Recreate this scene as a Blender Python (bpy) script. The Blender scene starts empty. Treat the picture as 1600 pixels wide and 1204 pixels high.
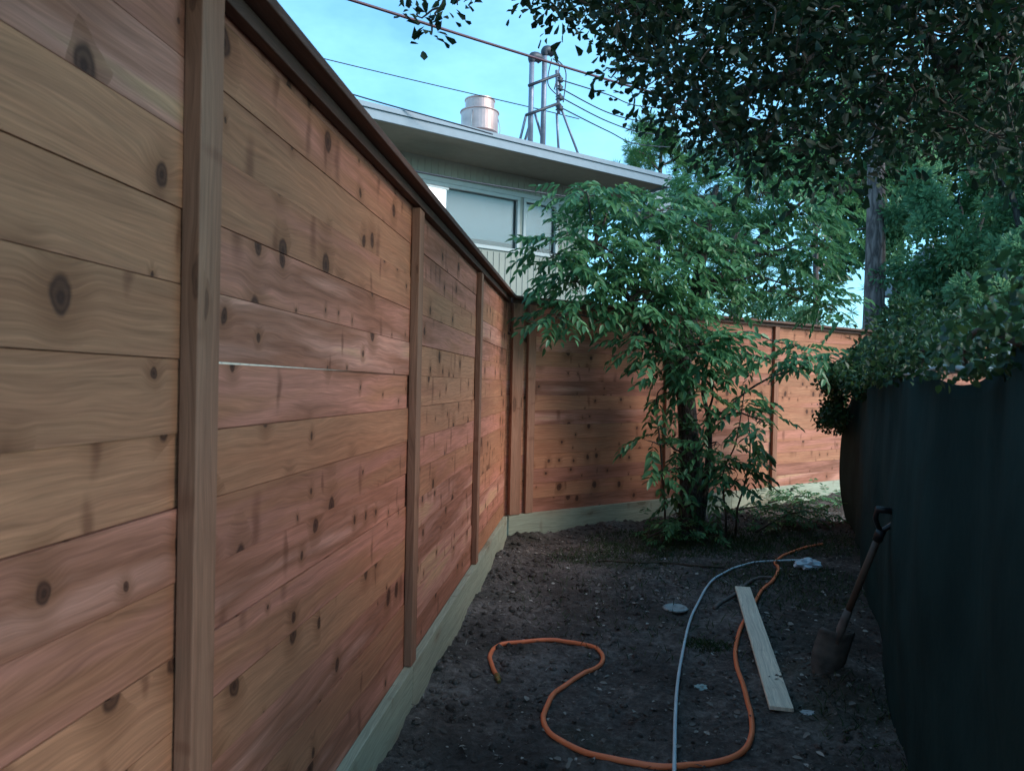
import bpy, math, random
import numpy as np
from mathutils import Vector, Matrix, noise
R = math.radians
random.seed(7)
rng = np.random.default_rng(7)
C = bpy.context.scene.collection
S = bpy.context.scene

# ------------------------------------------------------------------ camera
CAM_H = 1.56
F = 1155.6                      # focal length in pixels of the 1600 px wide photograph
CM = Matrix.Rotation(R(90 - 0.62), 4, 'X') @ Matrix.Rotation(R(1.2), 4, 'Z')
cam = bpy.data.cameras.new('camera'); co = bpy.data.objects.new('camera', cam); C.objects.link(co)
co.matrix_world = Matrix.Translation((0, 0, CAM_H)) @ CM
cam.lens = 26; cam.sensor_width = 36; cam.clip_start = 0.05; cam.clip_end = 1500
cam.dof.use_dof = True; cam.dof.focus_distance = 7.5; cam.dof.aperture_fstop = 7.0
S.camera = co

# ------------------------------------------------------------------ sky, sun, exposure
SUN_EL, SUN_AZ = R(33), R(-38)     # light travels towards -x,+y : it comes from the right, behind the camera
w = bpy.data.worlds.new('World'); S.world = w; w.use_nodes = True
nt = w.node_tree; nt.nodes.clear()
out = nt.nodes.new('ShaderNodeOutputWorld'); bg = nt.nodes.new('ShaderNodeBackground')
sky = nt.nodes.new('ShaderNodeTexSky'); sky.sky_type = 'NISHITA'; sky.sun_disc = False
sky.sun_elevation = SUN_EL; sky.sun_rotation = R(112)
sky.air_density = 1.0; sky.dust_density = 1.2; sky.ozone_density = 1.0
tc = nt.nodes.new('ShaderNodeTexCoord'); mp = nt.nodes.new('ShaderNodeMapping'); mp.inputs['Scale'].default_value = (1, 1, 2.2)
nz = nt.nodes.new('ShaderNodeTexNoise'); nz.inputs['Scale'].default_value = 2.6; nz.inputs['Detail'].default_value = 6; nz.inputs['Roughness'].default_value = .62
rp = nt.nodes.new('ShaderNodeValToRGB'); rp.color_ramp.elements[0].position = .38; rp.color_ramp.elements[1].position = .72
rp.color_ramp.elements[0].color = (0.15, 0.15, 0.15, 1); rp.color_ramp.elements[1].color = (.5, .5, .5, 1)
tint = nt.nodes.new('ShaderNodeMix'); tint.data_type = 'RGBA'; tint.blend_type = 'MULTIPLY'; tint.inputs[0].default_value = 1
tint.inputs[7].default_value = (.46, .90, 1.10, 1)
mx = nt.nodes.new('ShaderNodeMix'); mx.data_type = 'RGBA'; mx.inputs[7].default_value = (2.6, 5.6, 7.4, 1)
L = nt.links.new
L(tc.outputs['Generated'], mp.inputs[0]); L(mp.outputs[0], nz.inputs['Vector']); L(nz.outputs['Fac'], rp.inputs[0])
L(sky.outputs[0], tint.inputs[6]); L(tint.outputs[2], mx.inputs[6]); L(rp.outputs[0], mx.inputs[0])
L(mx.outputs[2], bg.inputs[0]); bg.inputs[1].default_value = 0.12; L(bg.outputs[0], out.inputs[0])
sl = bpy.data.lights.new('sun', 'SUN'); sl.energy = 1.6; sl.angle = R(34); sl.color = (1, .84, .75)
so = bpy.data.objects.new('sun', sl); C.objects.link(so)
sd = Vector((-math.cos(SUN_EL) * .93, math.cos(SUN_EL) * .368, -math.sin(SUN_EL)))
so.rotation_euler = sd.to_track_quat('-Z', 'Y').to_euler()
S.view_settings.view_transform = 'Standard'; S.view_settings.look = 'None'; S.view_settings.exposure = 1.38; S.view_settings.gamma = 1

# ------------------------------------------------------------------ helpers
def ray(px, py):
    return (CM.to_3x3() @ Vector(((px - 800) / F, -(py - 602) / F, -1)))
def P(px, py, y):
    r = ray(px, py); return Vector((0, 0, CAM_H)) + r * (y / r.y)
def G0(px, py, z=0.0):
    r = ray(px, py); return Vector((0, 0, CAM_H)) + r * ((z - CAM_H) / r.z)

class MB:
    """collects geometry for ONE mesh; optional per-face uv and tone colour"""
    def __init__(s): s.v = []; s.f = []; s.uv = []; s.t = []; s.smooth = False
    def face(s, idx, uv=None, t=(.5, .5, .5)):
        s.f.append(idx); s.uv.append(uv); s.t.append(t)
    def box(s, o, ax, ay, az, t=None, uvo=None):
        """o corner, ax long axis vector, ay, az other edges"""
        o, ax, ay, az = map(Vector, (o, ax, ay, az))
        t = t or (random.random(), random.random(), random.random())
        uo = uvo or (random.random() * 40, random.random() * 40)
        b = len(s.v)
        for k in range(8):
            s.v.append(tuple(o + ax * (k & 1) + ay * ((k >> 1) & 1) + az * ((k >> 2) & 1)))
        lx, ly, lz = ax.length, ay.length, az.length
        flip = ax.cross(ay).dot(az) < 0
        def q(i, A, B, off):
            idx = [b + k for k in i]
            uv = [(uo[0] + a * A, uo[1] + off + c * B) for a, c in ((0, 0), (1, 0), (1, 1), (0, 1))]
            if flip: idx = idx[::-1]; uv = uv[::-1]
            s.face(idx, uv, t)
        q((0, 4, 5, 1)[0:1] + (1, 5, 4), lx, lz, 0) if False else None
        def quad(i, uvs):
            idx = [b + k for k in i]; uv = [(uo[0] + x, uo[1] + y) for x, y in uvs]
            if flip: idx = idx[::-1]; uv = uv[::-1]
            s.face(idx, uv, t)
        quad((0, 1, 5, 4), ((0, 0), (lx, 0), (lx, lz), (0, lz)))
        quad((2, 6, 7, 3), ((0, 3), (0, 3 + lz), (lx, 3 + lz), (lx, 3)))
        quad((4, 5, 7, 6), ((0, 6), (lx, 6), (lx, 6 + ly), (0, 6 + ly)))
        quad((0, 2, 3, 1), ((0, 9), (0, 9 + ly), (lx, 9 + ly), (lx, 9)))
        quad((0, 4, 6, 2), ((0, 12), (0, 12 + lz), (.001, 12 + lz), (.001, 12)))
        quad((1, 3, 7, 5), ((0, 15), (0, 15 + ly), (.001, 15 + ly), (.001, 15)))
    def tube(s, pts, rad, n=8, cap=True, t=(.5, .5, .5)):
        pts = [Vector(p) for p in pts]
        if not isinstance(rad, (list, tuple)): rad = [rad] * len(pts)
        b = len(s.v); prev = None; L_ = 0
        for i, p in enumerate(pts):
            d = (pts[min(i + 1, len(pts) - 1)] - pts[max(i - 1, 0)])
            if d.length < 1e-9: d = Vector((0, 0, 1))
            d.normalize()
            if prev is None:
                a = Vector((0, 0, 1)) if abs(d.z) < .9 else Vector((1, 0, 0))
                u = d.cross(a).normalized()
            else:
                u = (prev - d * prev.dot(d)).normalized()
            prev = u; v = d.cross(u)
            if i: L_ += (p - pts[i - 1]).length
            for k in range(n):
                a = 2 * math.pi * k / n
                s.v.append(tuple(p + (u * math.cos(a) + v * math.sin(a)) * rad[i]))
            if i:
                for k in range(n):
                    k2 = (k + 1) % n
                    s.face([b + (i - 1) * n + k, b + (i - 1) * n + k2, b + i * n + k2, b + i * n + k],
                           [(L_, k / n), (L_, (k + 1) / n), (L_ + .1, (k + 1) / n), (L_ + .1, k / n)], t)
        if cap:
            s.face([b + k for k in range(n)][::-1], None, t)
            s.face([b + (len(pts) - 1) * n + k for k in range(n)], None, t)
    def lathe(s, base, prof, n=24, t=(.5, .5, .5)):
        b = len(s.v); base = Vector(base)
        for r, z in prof:
            for k in range(n):
                a = 2 * math.pi * k / n
                s.v.append((base.x + r * math.cos(a), base.y + r * math.sin(a), base.z + z))
        for i in range(1, len(prof)):
            for k in range(n):
                k2 = (k + 1) % n
                s.face([b + (i - 1) * n + k, b + (i - 1) * n + k2, b + i * n + k2, b + i * n + k], None, t)
        s.face([b + k for k in range(n)][::-1], None, t)
        s.face([b + (len(prof) - 1) * n + k for k in range(n)], None, t)
    def build(s, name, mat, parent=None, smooth=None, bevel=0):
        me = bpy.data.meshes.new(name)
        me.from_pydata(s.v, [], s.f)
        me.uv_layers.new(name='UVMap')
        uva = np.zeros(len(me.loops) * 2, dtype=np.float32); ta = np.ones(len(me.loops) * 4, dtype=np.float32)
        k = 0
        for f, uv, t in zip(s.f, s.uv, s.t):
            for j in range(len(f)):
                if uv: uva[2 * k] = uv[j][0]; uva[2 * k + 1] = uv[j][1]
                ta[4 * k:4 * k + 3] = t; k += 1
        me.uv_layers['UVMap'].data.foreach_set('uv', uva)
        ca = me.color_attributes.new('tone', 'FLOAT_COLOR', 'CORNER'); ca.data.foreach_set('color', ta)
        me.materials.append(mat)
        if smooth if smooth is not None else s.smooth:
            me.polygons.foreach_set('use_smooth', [True] * len(me.polygons))
        o = bpy.data.objects.new(name, me); C.objects.link(o)
        if parent: o.parent = parent; o.matrix_parent_inverse = Matrix.Translation(-Vector(parent.location))
        if bevel:
            m = o.modifiers.new('bevel', 'BEVEL'); m.width = bevel; m.segments = 2; m.limit_method = 'ANGLE'
        return o

def tag(o, label, cat, group=None, kind=None):
    if label: o['label'] = label
    if cat: o['category'] = cat
    if group: o['group'] = group
    if kind: o['kind'] = kind
    return o
def thing(name, loc, label, cat, group=None):
    o = bpy.data.objects.new(name, None); C.objects.link(o); o.location = loc; o.empty_display_size = .2
    return tag(o, label, cat, group)
def smooth_path(pts, per=8):
    pts = [Vector(p) for p in pts]; out_ = []
    for i in range(len(pts) - 1):
        p0 = pts[max(i - 1, 0)]; p1 = pts[i]; p2 = pts[i + 1]; p3 = pts[min(i + 2, len(pts) - 1)]
        for k in range(per):
            t = k / per
            out_.append(.5 * ((2 * p1) + (p2 - p0) * t + (2 * p0 - 5 * p1 + 4 * p2 - p3) * t * t + (3 * p1 - p0 - 3 * p2 + p3) * t ** 3))
    out_.append(pts[-1]); return out_

# fast leaf meshes -------------------------------------------------
def leaf_arrays(c, d, nrm, ln, wd, kind='oval'):
    """c,d,nrm: (N,3) ; ln,wd: (N,)  -> verts (N*6,3) : folded six-point blades"""
    d = d / np.linalg.norm(d, axis=1, keepdims=True)
    sde = np.cross(d, nrm); sde /= (np.linalg.norm(sde, axis=1, keepdims=True) + 1e-9)
    up = np.cross(sde, d)
    ln = ln[:, None]; wd = wd[:, None]
    if kind == 'obovate': a, b_, wa, wb = .35, .78, .30, .52
    elif kind == 'lance': a, b_, wa, wb = .25, .62, .42, .38
    else: a, b_, wa, wb = .28, .68, .48, .42
    f = .18
    v = np.stack([c, c + d * ln * a + sde * wd * wa + up * wd * f, c + d * ln * b_ + sde * wd * wb + up * wd * f * .8,
                  c + d * ln - up * ln * .06,
                  c + d * ln * b_ - sde * wd * wb + up * wd * f * .8, c + d * ln * a - sde * wd * wa + up * wd * f], axis=1)
    return v
def leaves_obj(name, c, d, nrm, ln, wd, tone, mat, parent=None, kind='oval'):
    v = leaf_arrays(c, d, nrm, ln, wd, kind); n = len(c)
    me = bpy.data.meshes.new(name)
    me.vertices.add(n * 6); me.vertices.foreach_set('co', v.astype(np.float32).ravel())
    base = (np.arange(n) * 6)[:, None]
    li = (base + np.array([[0, 1, 2, 3, 0, 3, 4, 5]])).ravel()
    me.loops.add(n * 8); me.loops.foreach_set('vertex_index', li.astype(np.int32))
    me.polygons.add(n * 2); me.polygons.foreach_set('loop_start', (np.arange(n * 2) * 4).astype(np.int32))
    me.update(calc_edges=True)
    ca = me.color_attributes.new('tone', 'FLOAT_COLOR', 'POINT')
    col = np.ones((n, 6, 4), dtype=np.float32); col[:, :, :3] = tone[:, None, :]
    ca.data.foreach_set('color', col.ravel())
    me.materials.append(mat)
    o = bpy.data.objects.new(name, me); C.objects.link(o)
    if parent: o.parent = parent; o.matrix_parent_inverse = Matrix.Translation(-Vector(parent.location))
    return o
def rdir(n, zb=0.0):
    v = rng.normal(size=(n, 3)); v[:, 2] += zb; return v / np.linalg.norm(v, axis=1, keepdims=True)

# ------------------------------------------------------------------ materials
def mat(name):
    m = bpy.data.materials.new(name); m.use_nodes = True
    n = m.node_tree.nodes; b = n['Principled BSDF']; return m, n, m.node_tree.links.new, b
def ramp(n, stops, interp='LINEAR'):
    r = n.new('ShaderNodeValToRGB'); cr = r.color_ramp; cr.interpolation = interp
    while len(cr.elements) < len(stops): cr.elements.new(.5)
    for e, (p, c) in zip(cr.elements, stops): e.position = p; e.color = (*c, 1) if len(c) == 3 else c
    return r
def math_(n, l, op, a, b_=None, c=None, clamp=False):
    m = n.new('ShaderNodeMath'); m.operation = op; m.use_clamp = clamp
    for i, x in enumerate((a, b_, c)):
        if x is None: continue
        if isinstance(x, (int, float)): m.inputs[i].default_value = x
        else: l(x, m.inputs[i])
    return m.outputs[0]
def mixc(n, l, fac, a, b_, mode='MIX'):
    m = n.new('ShaderNodeMix'); m.data_type = 'RGBA'; m.blend_type = mode
    for i, x in ((0, fac), (6, a), (7, b_)):
        if isinstance(x, (int, float)): m.inputs[i].default_value = x
        elif isinstance(x, tuple): m.inputs[i].default_value = (*x, 1)
        else: l(x, m.inputs[i])
    return m.outputs[2]
def plain(name, col, rough=.6, metal=0, var=.15, scale=8, bump=0.0, spec=.4):
    m, n, l, b = mat(name)
    t = n.new('ShaderNodeTexCoord'); z = n.new('ShaderNodeTexNoise'); z.inputs['Scale'].default_value = scale; z.inputs['Detail'].default_value = 5
    l(t.outputs['Object'], z.inputs['Vector'])
    r = ramp(n, [(.3, tuple(c * (1 - var) for c in col)), (.7, tuple(min(1, c * (1 + var)) for c in col))])
    l(z.outputs['Fac'], r.inputs[0]); l(r.outputs[0], b.inputs['Base Color'])
    b.inputs['Roughness'].default_value = rough; b.inputs['Metallic'].default_value = metal; b.inputs['Specular IOR Level'].default_value = spec
    if bump:
        bp = n.new('ShaderNodeBump'); bp.inputs['Strength'].default_value = bump; bp.inputs['Distance'].default_value = .02
        z2 = n.new('ShaderNodeTexNoise'); z2.inputs['Scale'].default_value = scale * 6; z2.inputs['Detail'].default_value = 6
        l(t.outputs['Object'], z2.inputs['Vector']); l(z2.outputs['Fac'], bp.inputs['Height']); l(bp.outputs[0], b.inputs['Normal'])
    return m
def wood(name, stops, knots=1.0, kcol=(.04, .014, .009), bright=1.0, kscale=(6.2, 5.0)):
    m, n, l, b = mat(name)
    uv = n.new('ShaderNodeUVMap'); uv.uv_map = 'UVMap'
    at = n.new('ShaderNodeAttribute'); at.attribute_name = 'tone'
    sp = n.new('ShaderNodeSeparateColor'); l(at.outputs['Color'], sp.inputs[0])
    # knots
    mk = n.new('ShaderNodeMapping'); mk.inputs['Scale'].default_value = (kscale[0], kscale[1], 1); l(uv.outputs[0], mk.inputs[0])
    wn = n.new('ShaderNodeTexNoise'); wn.inputs['Scale'].default_value = 9; wn.inputs['Detail'].default_value = 3; l(uv.outputs[0], wn.inputs['Vector'])
    ad = n.new('ShaderNodeVectorMath'); ad.operation = 'MULTIPLY_ADD'; ad.inputs[1].default_value = (.22, .22, 0)
    l(wn.outputs['Color'], ad.inputs[0]); l(mk.outputs[0], ad.inputs[2])
    vo = n.new('ShaderNodeTexVoronoi'); vo.voronoi_dimensions = '2D'; vo.inputs['Scale'].default_value = 1; l(ad.outputs[0], vo.inputs['Vector'])
    vs = n.new('ShaderNodeSeparateColor'); l(vo.outputs['Color'], vs.inputs[0])
    keep = math_(n, l, 'GREATER_THAN', vs.outputs[0], .48)
    size = math_(n, l, 'MULTIPLY_ADD', math_(n, l, 'POWER', vs.outputs[1], 2.0), .15, .035)
    kd = math_(n, l, 'DIVIDE', vo.outputs['Distance'], size)
    core = n.new('ShaderNodeMapRange'); core.interpolation_type = 'SMOOTHSTEP'; l(kd, core.inputs[0])
    core.inputs[1].default_value = .7; core.inputs[2].default_value = 1.2; core.inputs[3].default_value = 1; core.inputs[4].default_value = 0
    halo = n.new('ShaderNodeMapRange'); halo.interpolation_type = 'SMOOTHSTEP'; l(kd, halo.inputs[0])
    halo.inputs[1].default_value = .8; halo.inputs[2].default_value = 4.2; halo.inputs[3].default_value = 1; halo.inputs[4].default_value = 0
    core_ = math_(n, l, 'MULTIPLY', core.outputs[0], math_(n, l, 'MULTIPLY', keep, knots * .93))
    halo_ = math_(n, l, 'MULTIPLY', halo.outputs[0], math_(n, l, 'MULTIPLY', keep, knots * .55))
    # grain, bent around the knots
    cx = n.new('ShaderNodeCombineXYZ'); su = n.new('ShaderNodeSeparateXYZ'); l(uv.outputs[0], su.inputs[0])
    lo = n.new('ShaderNodeTexNoise'); lo.inputs['Scale'].default_value = 1; lo.inputs['Detail'].default_value = 2
    ml = n.new('ShaderNodeMapping'); ml.inputs['Scale'].default_value = (1.6, 7, 1); l(uv.outputs[0], ml.inputs[0]); l(ml.outputs[0], lo.inputs['Vector'])
    vv = math_(n, l, 'ADD', su.outputs[1], math_(n, l, 'MULTIPLY', lo.outputs['Fac'], .10))
    vv = math_(n, l, 'ADD', vv, math_(n, l, 'MULTIPLY', halo_, .03))
    l(math_(n, l, 'MULTIPLY', su.outputs[0], 1.6), cx.inputs[0]); l(math_(n, l, 'MULTIPLY', vv, 75), cx.inputs[1])
    gr = n.new('ShaderNodeTexNoise'); gr.inputs['Scale'].default_value = 1; gr.inputs['Detail'].default_value = 5; gr.inputs['Roughness'].default_value = .6; l(cx.outputs[0], gr.inputs['Vector'])
    # broad colour drift along a board (heartwood against sapwood)
    mb_ = n.new('ShaderNodeMapping'); mb_.inputs['Scale'].default_value = (.9, 9, 1); l(uv.outputs[0], mb_.inputs[0])
    bn = n.new('ShaderNodeTexNoise'); bn.inputs['Scale'].default_value = 1; bn.inputs['Detail'].default_value = 3; l(mb_.outputs[0], bn.inputs['Vector'])
    tn = math_(n, l, 'ADD', math_(n, l, 'MULTIPLY_ADD', math_(n, l, 'SUBTRACT', bn.outputs['Fac'], .5), 1.0, math_(n, l, 'MULTIPLY_ADD', sp.outputs[0], .8, .1)), 0, clamp=True)
    cr = ramp(n, stops); l(tn, cr.inputs[0])
    g = n.new('ShaderNodeMapRange'); l(gr.outputs['Fac'], g.inputs[0]); g.inputs[1].default_value = .3; g.inputs[2].default_value = .7
    g.inputs[3].default_value = .74 * bright; g.inputs[4].default_value = 1.16 * bright
    br = math_(n, l, 'MULTIPLY', g.outputs[0], math_(n, l, 'MULTIPLY_ADD', sp.outputs[1], .28, .84))
    cc = n.new('ShaderNodeCombineColor')
    for k in range(3): l(br, cc.inputs[k])
    c1 = mixc(n, l, 1.0, cr.outputs[0], cc.outputs[0], 'MULTIPLY')
    c2 = mixc(n, l, halo_, c1, (.20, .075, .035))
    # long drawn-out knots cut across the board and the resin stains under them
    m2 = n.new('ShaderNodeMapping'); m2.inputs['Scale'].default_value = (8.5, 2.6, 1); m2.inputs['Location'].default_value = (3.3, 7.1, 0); l(uv.outputs[0], m2.inputs[0])
    a2 = n.new('ShaderNodeVectorMath'); a2.operation = 'MULTIPLY_ADD'; a2.inputs[1].default_value = (.45, .12, 0); l(wn.outputs['Color'], a2.inputs[0]); l(m2.outputs[0], a2.inputs[2])
    v2 = n.new('ShaderNodeTexVoronoi'); v2.voronoi_dimensions = '2D'; v2.inputs['Scale'].default_value = 1; l(a2.outputs[0], v2.inputs['Vector'])
    s2 = n.new('ShaderNodeSeparateColor'); l(v2.outputs['Color'], s2.inputs[0])
    f2 = n.new('ShaderNodeMapRange'); f2.interpolation_type = 'SMOOTHSTEP'; l(v2.outputs['Distance'], f2.inputs[0]); f2.inputs[1].default_value = .03; f2.inputs[3].default_value = 1; f2.inputs[4].default_value = 0
    l(math_(n, l, 'MULTIPLY_ADD', s2.outputs[2], .22, .12), f2.inputs[2])
    c2 = mixc(n, l, math_(n, l, 'MULTIPLY', f2.outputs[0], math_(n, l, 'MULTIPLY', math_(n, l, 'GREATER_THAN', s2.outputs[0], .74), knots * .58)), c2, (.13, .042, .022))
    # fine pale and dark flecks of the sawn face
    c4 = n.new('ShaderNodeCombineXYZ'); l(math_(n, l, 'MULTIPLY', su.outputs[0], 9), c4.inputs[0]); l(math_(n, l, 'MULTIPLY', vv, 330), c4.inputs[1])
    fn = n.new('ShaderNodeTexNoise'); fn.inputs['Scale'].default_value = 1; fn.inputs['Detail'].default_value = 3; l(c4.outputs[0], fn.inputs['Vector'])
    fm = n.new('ShaderNodeMapRange'); l(fn.outputs['Fac'], fm.inputs[0]); fm.inputs[1].default_value = .3; fm.inputs[2].default_value = .7; fm.inputs[3].default_value = .80; fm.inputs[4].default_value = 1.15
    c5 = n.new('ShaderNodeCombineColor')
    for k in range(3): l(fm.outputs[0], c5.inputs[k])
    c2 = mixc(n, l, 1.0, c2, c5.outputs[0], 'MULTIPLY')
    ring = math_(n, l, 'MULTIPLY_ADD', math_(n, l, 'SINE', math_(n, l, 'MULTIPLY', kd, 9.0)), .12, .88)
    core_ = math_(n, l, 'MULTIPLY', core_, ring)
    c3 = mixc(n, l, core_, c2, kcol)
    l(c3, b.inputs['Base Color']); b.inputs['Roughness'].default_value = .72; b.inputs['Specular IOR Level'].default_value = .25
    bp = n.new('ShaderNodeBump'); bp.inputs['Strength'].default_value = .25; bp.inputs['Distance'].default_value = .004
    l(math_(n, l, 'SUBTRACT', gr.outputs['Fac'], core_), bp.inputs['Height']); l(bp.outputs[0], b.inputs['Normal'])
    return m
CEDAR = wood('cedar', [(0, (.42, .168, .089)), (.25, (.45, .197, .108)), (.45, (.39, .154, .086)), (.6, (.48, .188, .128)), (.75, (.30, .113, .067)), (.9, (.51, .226, .162)), (1, (.52, .272, .16))])
CEDAR_POST = wood('cedar_trim', [(0, (.29, .135, .085)), (.5, (.33, .165, .105)), (1, (.24, .10, .06))], knots=.6, kscale=(2.0, 8))
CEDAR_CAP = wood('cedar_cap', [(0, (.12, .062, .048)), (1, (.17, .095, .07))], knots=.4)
TREATED = wood('treated_pine', [(0, (.27, .29, .22)), (.5, (.33, .345, .26)), (1, (.40, .39, .29))], knots=.55, kcol=(.10, .09, .045), kscale=(1.6, 5))
PLANKW = wood('bare_plank', [(0, (.80, .66, .52)), (1, (.88, .75, .61))], knots=.1)

def leafmat(name, dark, light, trans=.35, rough=.45, hue=(.25, .3, .05)):
    m, n, l, b = mat(name)
    at = n.new('ShaderNodeAttribute'); at.attribute_name = 'tone'
    sp = n.new('ShaderNodeSeparateColor'); l(at.outputs['Color'], sp.inputs[0])
    cr = ramp(n, [(0, dark), (.75, light), (1, hue)]); l(sp.outputs[0], cr.inputs[0])
    l(cr.outputs[0], b.inputs['Base Color']); b.inputs['Roughness'].default_value = rough; b.inputs['Specular IOR Level'].default_value = .35
    tr = n.new('ShaderNodeBsdfTranslucent'); l(cr.outputs[0], tr.inputs[0])
    ms = n.new('ShaderNodeMixShader'); ms.inputs[0].default_value = trans
    o = n['Material Output']; l(b.outputs[0], ms.inputs[1]); l(tr.outputs[0], ms.inputs[2]); l(ms.outputs[0], o.inputs[0])
    return m
L_ASH = leafmat('ash_leaf', (.03, .11, .05), (.12, .28, .12), .4, .32, (.26, .40, .12))
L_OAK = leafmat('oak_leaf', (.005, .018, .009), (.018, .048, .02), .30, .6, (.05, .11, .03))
L_VINE = leafmat('vine_leaf', (.012, .035, .016), (.045, .11, .04), .25, .45, (.08, .15, .04))
L_PINE = leafmat('pine_needle', (.07, .19, .08), (.15, .34, .13), .45, .5, (.25, .44, .12))
L_BACK = leafmat('background_leaf', (.08, .20, .11), (.17, .34, .17), .5, .5, (.28, .42, .18))
L_LIT = leafmat('litter', (.05, .04, .035), (.30, .26, .23), .0, .8, (.46, .41, .37))
L_GRASS = leafmat('grass_blade', (.02, .045, .015), (.05, .10, .03), .2, .6, (.12, .13, .06))
def bark(name, c1, c2, sc=10, vs=.25):
    m, n, l, b = mat(name)
    t = n.new('ShaderNodeTexCoord'); mp_ = n.new('ShaderNodeMapping'); mp_.inputs['Scale'].default_value = (1, 1, vs); l(t.outputs['Object'], mp_.inputs[0])
    v = n.new('ShaderNodeTexVoronoi'); v.feature = 'DISTANCE_TO_EDGE'; v.inputs['Scale'].default_value = sc; 
    z = n.new('ShaderNodeTexNoise'); z.inputs['Scale'].default_value = sc * 1.5; z.inputs['Detail'].default_value = 8; l(mp_.outputs[0], z.inputs['Vector'])
    a = n.new('ShaderNodeVectorMath'); a.operation = 'MULTIPLY_ADD'; a.inputs[1].default_value = (.15, .15, .15); l(z.outputs['Color'], a.inputs[0]); l(mp_.outputs[0], a.inputs[2]); l(a.outputs[0], v.inputs['Vector'])
    s = math_(n, l, 'ADD', math_(n, l, 'MULTIPLY', v.outputs['Distance'], 1.6), math_(n, l, 'MULTIPLY', z.outputs['Fac'], .6))
    r = ramp(n, [(.25, c1), (.8, c2)]); l(s, r.inputs[0]); l(r.outputs[0], b.inputs['Base Color']); b.inputs['Roughness'].default_value = .9
    bp = n.new('ShaderNodeBump'); bp.inputs['Strength'].default_value = .8; bp.inputs['Distance'].default_value = .03; l(s, bp.inputs['Height']); l(bp.outputs[0], b.inputs['Normal'])
    return m
BARK = bark('ash_bark', (.025, .02, .018), (.11, .09, .08), 18)
BARK_PINE = bark('pine_bark', (.06, .045, .045), (.24, .18, .17), 9)
BARK_DARK = bark('oak_bark', (.015, .013, .012), (.05, .042, .038), 14)
TWIG = plain('twig', (.075, .055, .042), .9, var=.3, scale=20)

# soil
def soil():
    m, n, l, b = mat('soil')
    t = n.new('ShaderNodeTexCoord')
    def N(sc, d=8, r=.6):
        z = n.new('ShaderNodeTexNoise'); z.inputs['Scale'].default_value = sc; z.inputs['Detail'].default_value = d; z.inputs['Roughness'].default_value = r; l(t.outputs['Object'], z.inputs['Vector']); return z.outputs['Fac']
    a = N(1.9, 6, .7); f = N(26, 10, .7); g = N(110, 4, .6)
    r = ramp(n, [(.36, (.045, .036, .034)), (.5, (.125, .102, .094)), (.64, (.30, .25, .23))])
    s = math_(n, l, 'ADD', math_(n, l, 'MULTIPLY', a, .5), math_(n, l, 'MULTIPLY', f, .5)); l(s, r.inputs[0])
    v = n.new('ShaderNodeTexVoronoi'); v.inputs['Scale'].default_value = 42; v.inputs['Randomness'].default_value = 1; l(t.outputs['Object'], v.inputs['Vector'])
    vs = n.new('ShaderNodeSeparateColor'); l(v.outputs['Color'], vs.inputs[0])
    chip = math_(n, l, 'MULTIPLY', math_(n, l, 'LESS_THAN', v.outputs['Distance'], .34), math_(n, l, 'GREATER_THAN', vs.outputs[0], .84))
    chip = math_(n, l, 'MULTIPLY', chip, math_(n, l, 'GREATER_THAN', a, .47))
    c = mixc(n, l, math_(n, l, 'MULTIPLY', chip, .75), r.outputs[0], (.17, .14, .125))
    # damp green tinge of moss and weeds in large patches
    gm = ramp(n, [(.54, (0, 0, 0)), (.68, (1, 1, 1))]); l(N(.9, 4), gm.inputs[0])
    dm = ramp(n, [(.46, (0, 0, 0)), (.58, (1, 1, 1))]); l(N(.55, 3), dm.inputs[0])
    c = mixc(n, l, math_(n, l, 'MULTIPLY', dm.outputs[0], .5), c, (.035, .026, .022))
    c = mixc(n, l, math_(n, l, 'MULTIPLY', gm.outputs[0], .45), c, (.035, .05, .025))
    l(c, b.inputs['Base Color']); b.inputs['Roughness'].default_value = .93; b.inputs['Specular IOR Level'].default_value = .2
    bp = n.new('ShaderNodeBump'); bp.inputs['Strength'].default_value = .9; bp.inputs['Distance'].default_value = .03
    l(math_(n, l, 'ADD', f, math_(n, l, 'MULTIPLY', g, .5)), bp.inputs['Height']); l(bp.outputs[0], b.inputs['Normal'])
    return m
SOIL = soil()

# ------------------------------------------------------------------ layout frames
D0 = .836; LT = .11                                   # left fence: x = -D0 + LT*y
CY = 7.10; CX = -D0 + LT * CY                         # the corner of the two fences
ld = Vector((LT, 1, 0)).normalized(); ln_ = Vector((ld.y, -ld.x, 0))      # along, towards the yard
BT = 55.5
bd = Vector((math.sin(R(BT)), math.cos(R(BT)), 0)); bn_ = Vector((bd.y, -bd.x, 0))   # along back fence, towards the yard
CORNER = Vector((CX, CY, 0))
SD = .4225; S0 = .37                                  # screen fence: x = S0 + SD*y
sdv = Vector((SD, 1, 0)).normalized(); sn = Vector((-sdv.y, sdv.x, 0))    # towards the yard

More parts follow.
